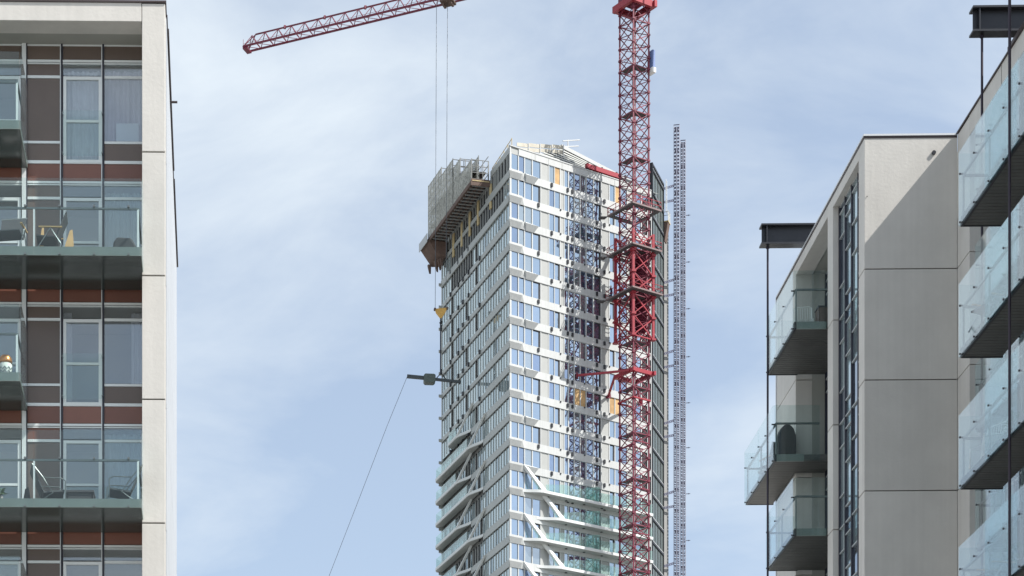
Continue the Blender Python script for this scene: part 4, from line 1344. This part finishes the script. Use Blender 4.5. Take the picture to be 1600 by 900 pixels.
# trolley and ropes
UR = 26.3
tro = MB(fj).box(UR-.9,UR+.9,-.95,.95,JZ0-.45,JZ0-.16).box(UR-.7,UR-.4,-.6,.6,JZ0-.8,JZ0-.4).box(UR+.4,UR+.7,-.6,.6,JZ0-.8,JZ0-.4).build('trolley', 'tbrown', CR)
P0 = CR.location
def wp(x, y, Y):                                   # picture point at depth Y, for hanging things that stand apart from any face
    return Vector(((x-390)/3400*Y, Y, 1.6+(1861-y)/3400*Y))
YH = 301.5
hz = wp(689, 481, YH).z
rp_ = MB()
for x in (682.0, 699.3):
    a = wp(x, 3, YH); b = wp(x-2 if x < 690 else x-2.5, 483, YH)
    rp_.tube([tuple(a-P0), tuple(b-P0)], .035, 5)
rp_.build('hoist_rope', 'rope', CR)
hb = empty('hook_block', wp(689, 489, YH) - P0, 0, CR)
MB().prism([(-.85,-.15,.55),(.85,-.15,.7),(.62,-.15,.05),(.1,-.15,-.75),(-.12,-.15,-.75),(-.7,-.15,.0)], (0,.3,0)).build('block_plate', 'yellow', hb, bevel=.03)
MB().tube([(-.85,-.25,.5),(-.85,.25,.5)], .16, 10).tube([(.85,-.25,.62),(.85,.25,.62)], .16, 10).build('sheave', 'tbrown', hb)
MB().tube([(0,0,-.75),(0,0,-1.1),(.14,0,-1.25),(.1,0,-1.45),(-.1,0,-1.45),(-.14,0,-1.3)], .12, 6).build('hook', 'black', hb)
# lifting beam under the hook
LBM = empty('lifting_beam', wp(690, 594, YH)); tag(LBM, 'dark lifting beam with a boxy counterweight hanging from the yellow crane hook', 'lifting beam')
b0 = wp(690, 594, YH)
def lp(x, y, d=0): return tuple(wp(x, y, YH+d) - b0)
MB().bar(lp(636, 588), lp(720, 597), .30, .34).build('beam', 'loadgrey', LBM)
MB().bar(lp(636,588), lp(668,591), .42, .42).build('beam_sleeve', 'loadgrey', LBM)
cw = wp(671, 592.5, YH)-b0
MB().prism([(-.62,-.6,-.62),(.55,-.6,-.66),(.8,-.6,-.45),(.82,-.6,.40),(.6,-.6,.56),(-.62,-.6,.60),(-.82,-.6,.4),(-.8,-.6,-.4)], (0,1.2,0)).build('counterweight', 'loadgreen', LBM, bevel=.05).location = cw
sg = MB()
sg.tube([lp(688.5, 499), lp(688.5, 583)], .10, 5)
sg.tube([lp(689, 583), lp(681, 592)], .07, 5).tube([lp(689, 583), lp(698, 594)], .07, 5)
sg.build('sling', 'black', LBM)
MB().tube([lp(689,508),lp(689,517)], .17, 6).tube([lp(689,577),lp(689,585)], .17, 6).build('shackle', 'black', LBM)
gp = MB(); gp.bar(lp(718,597), lp(718,600.5), .14).bar(lp(706,595), lp(706,599), .12)
gp.build('gripper', 'black', LBM)
tgl = MB().tube([tuple(wp(636,589,YH)), tuple(wp(605,665,YH)), tuple(wp(560,782,YH)), tuple(wp(513,903,YH)), tuple(wp(330,1380,YH)), tuple(wp(140,1880,YH))], .032, 5).build('tag_line', 'rope')
tag(tgl, 'thin grey tag line running from the lifting beam down towards the ground', 'rope')

# worker on the lowest climbing platform
wpos = MC + fm(-2.25, 2.0, 120.93)
def person(loc, rz, label):
    root = empty('person', loc, rz); tag(root, label, 'person')
    vs = [(0,0,.95),(0,.01,1.2),(0,.04,1.42),(0,.06,1.52),(0,.09,1.66),
          (.19,.04,1.40),(.27,.12,1.14),(.22,.34,1.02),(-.19,.04,1.40),(-.28,.10,1.14),(-.24,.32,1.0),
          (.10,0,.90),(.12,.05,.50),(.12,-.02,.08),(.13,.12,.03),(-.10,0,.90),(-.13,.02,.50),(-.12,-.05,.08),(-.13,.1,.03)]
    es = [(0,1),(1,2),(2,3),(3,4),(2,5),(5,6),(6,7),(2,8),(8,9),(9,10),(0,11),(11,12),(12,13),(13,14),(0,15),(15,16),(16,17),(17,18)]
    rs = [.15,.15,.16,.06,.09,.075,.055,.04,.075,.055,.04,.10,.075,.05,.045,.10,.075,.05,.045]
    me = bpy.data.meshes.new('body'); me.from_pydata(vs, es, [])
    o = bpy.data.objects.new('body', me); C.objects.link(o); o.parent = root
    me.materials.append(M['navy'])
    sk = o.modifiers.new('skin', 'SKIN')
    lay = me.skin_vertices[0].data if me.skin_vertices else None
    if lay is None:
        bm = bmesh.new(); bm.from_mesh(me); bm.verts.layers.skin.verify(); bm.to_mesh(me); bm.free()
        lay = me.skin_vertices[0].data
    for i, r in enumerate(rs): lay[i].radius = (r, r*.8)
    lay[0].use_root = True
    o.modifiers.new('sub', 'SUBSURF').levels = 1
    MB().lathe([(.02,-.13),(.075,-.10),(.10,0),(.095,.06),(.05,.11)], c=(0,.1,1.66), n=10).build('head', 'skin', root, True)
    MB().lathe([(.13,.02),(.12,.05),(.10,.11),(.04,.15)], c=(0,.1,1.67), n=10).build('helmet', 'helmet', root, True)
    for s in (-1, 1):
        hm = MB()
        x = .22 if s > 0 else -.24; y, z = (.36, 1.01) if s > 0 else (.34, .99)
        hm.box(x-.035, x+.035, y-.02, y+.07, z-.015, z+.015)
        for f in range(4): hm.bar((x-.03+f*.02, y+.07, z),(x-.03+f*.02, y+.13-(.015 if f in (0,3) else 0), z-.03), .016)
        hm.bar((x-.04*s, y+.01, z),(x-.075*s, y+.06, z-.01), .018)
        hm.build('hand', 'skin', root)
    return root
person(wpos, R(40), 'person in dark blue work clothes on the lowest grey platform of the crane')

# ================================================================== HOIST MASTS to the right of the tower
def hoist(xp, ytop, Y, wpx, label):
    top = wp(xp, ytop, Y)
    t = empty('hoist_mast', (top.x, top.y, 0), R(-11)); tag(t, label, 'hoist mast', 'hoist masts beside the tower')
    h = top.z; ha = wpx/2/3400*Y
    z0 = 60
    c = MB()
    for a in (-ha, ha):
        for b in (-ha, ha): c.bar((a,b,0),(a,b,h),.085)
    c.build('chords', 'hoist', t)
    r = MB(); d = MB()
    n = int((h-z0)/.5)
    for i in range(n):
        z = h-i*.5
        r.bar((-ha,-ha,z),(ha,-ha,z),.10).bar((-ha,ha,z),(ha,ha,z),.10).bar((-ha,-ha,z),(-ha,ha,z),.10).bar((ha,-ha,z),(ha,ha,z),.10)
        if i % 2: d.bar((-ha,-ha,z),(ha,-ha,z-.5),.04)
        if i % 6 == 1: d.box(-.26,.24,-ha-.05,ha*.3,z-.24,z-.04)
    stuff(r.build('rungs', 'hoist_dark', t)); stuff(d.build('brackets', 'hoist_dark', t))
    MB().box(-.09,.09,-ha-.12,-ha-.06,0,h-.3).build('rack', 'hoist', t)
    return t, top
t1_, top1 = hoist(1057.3, 197, 309, 8.4, 'taller left hoist mast standing free to the right of the tower')
t2_, top2 = hoist(1067.3, 221, 309.5, 7.4, 'shorter right hoist mast standing free to the right of the tower')
for i, y in enumerate((290, 437, 548, 657, 768, 880)):
    for dy, sl_ in ((0, 5), (23, 3)):
        a = wp(1053, y+dy, 309); b = TC + f3(6.9, .05, 0); b.z = 1.6+(1861-(y+dy+sl_))/3400*b.y
        c, s = math.cos(R(11)), math.sin(R(11))
        mb = MB()
        base = Vector((top1.x, top1.y, 0))
        rot = Matrix.Rotation(R(11), 3, 'Z')
        for dz in (-.12, .12): mb.bar(tuple(rot @ (a-base+Vector((0,0,dz)))), tuple(rot @ (b-base+Vector((0,0,dz)))), .10)
        n = 6
        for j in range(n):
            p = a.lerp(b, j/n); q = a.lerp(b, (j+1)/n)
            mb.bar(tuple(rot @ (p-base+Vector((0,0,-.12)))), tuple(rot @ (q-base+Vector((0,0,.12)))), .07)
        mb.build('tie_arm', 'hoist_dark', t1_)
for y in (337, 410, 483, 558, 630, 700, 772, 845):
    z = 1.6+(1861-y)/3400*309.5
    MB().bar((.25,0,z),(1.0,0,z),.07).bar((.75,-.12,z),(.75,.12,z),.10).build('cable_guide', 'hoist_dark', t2_)
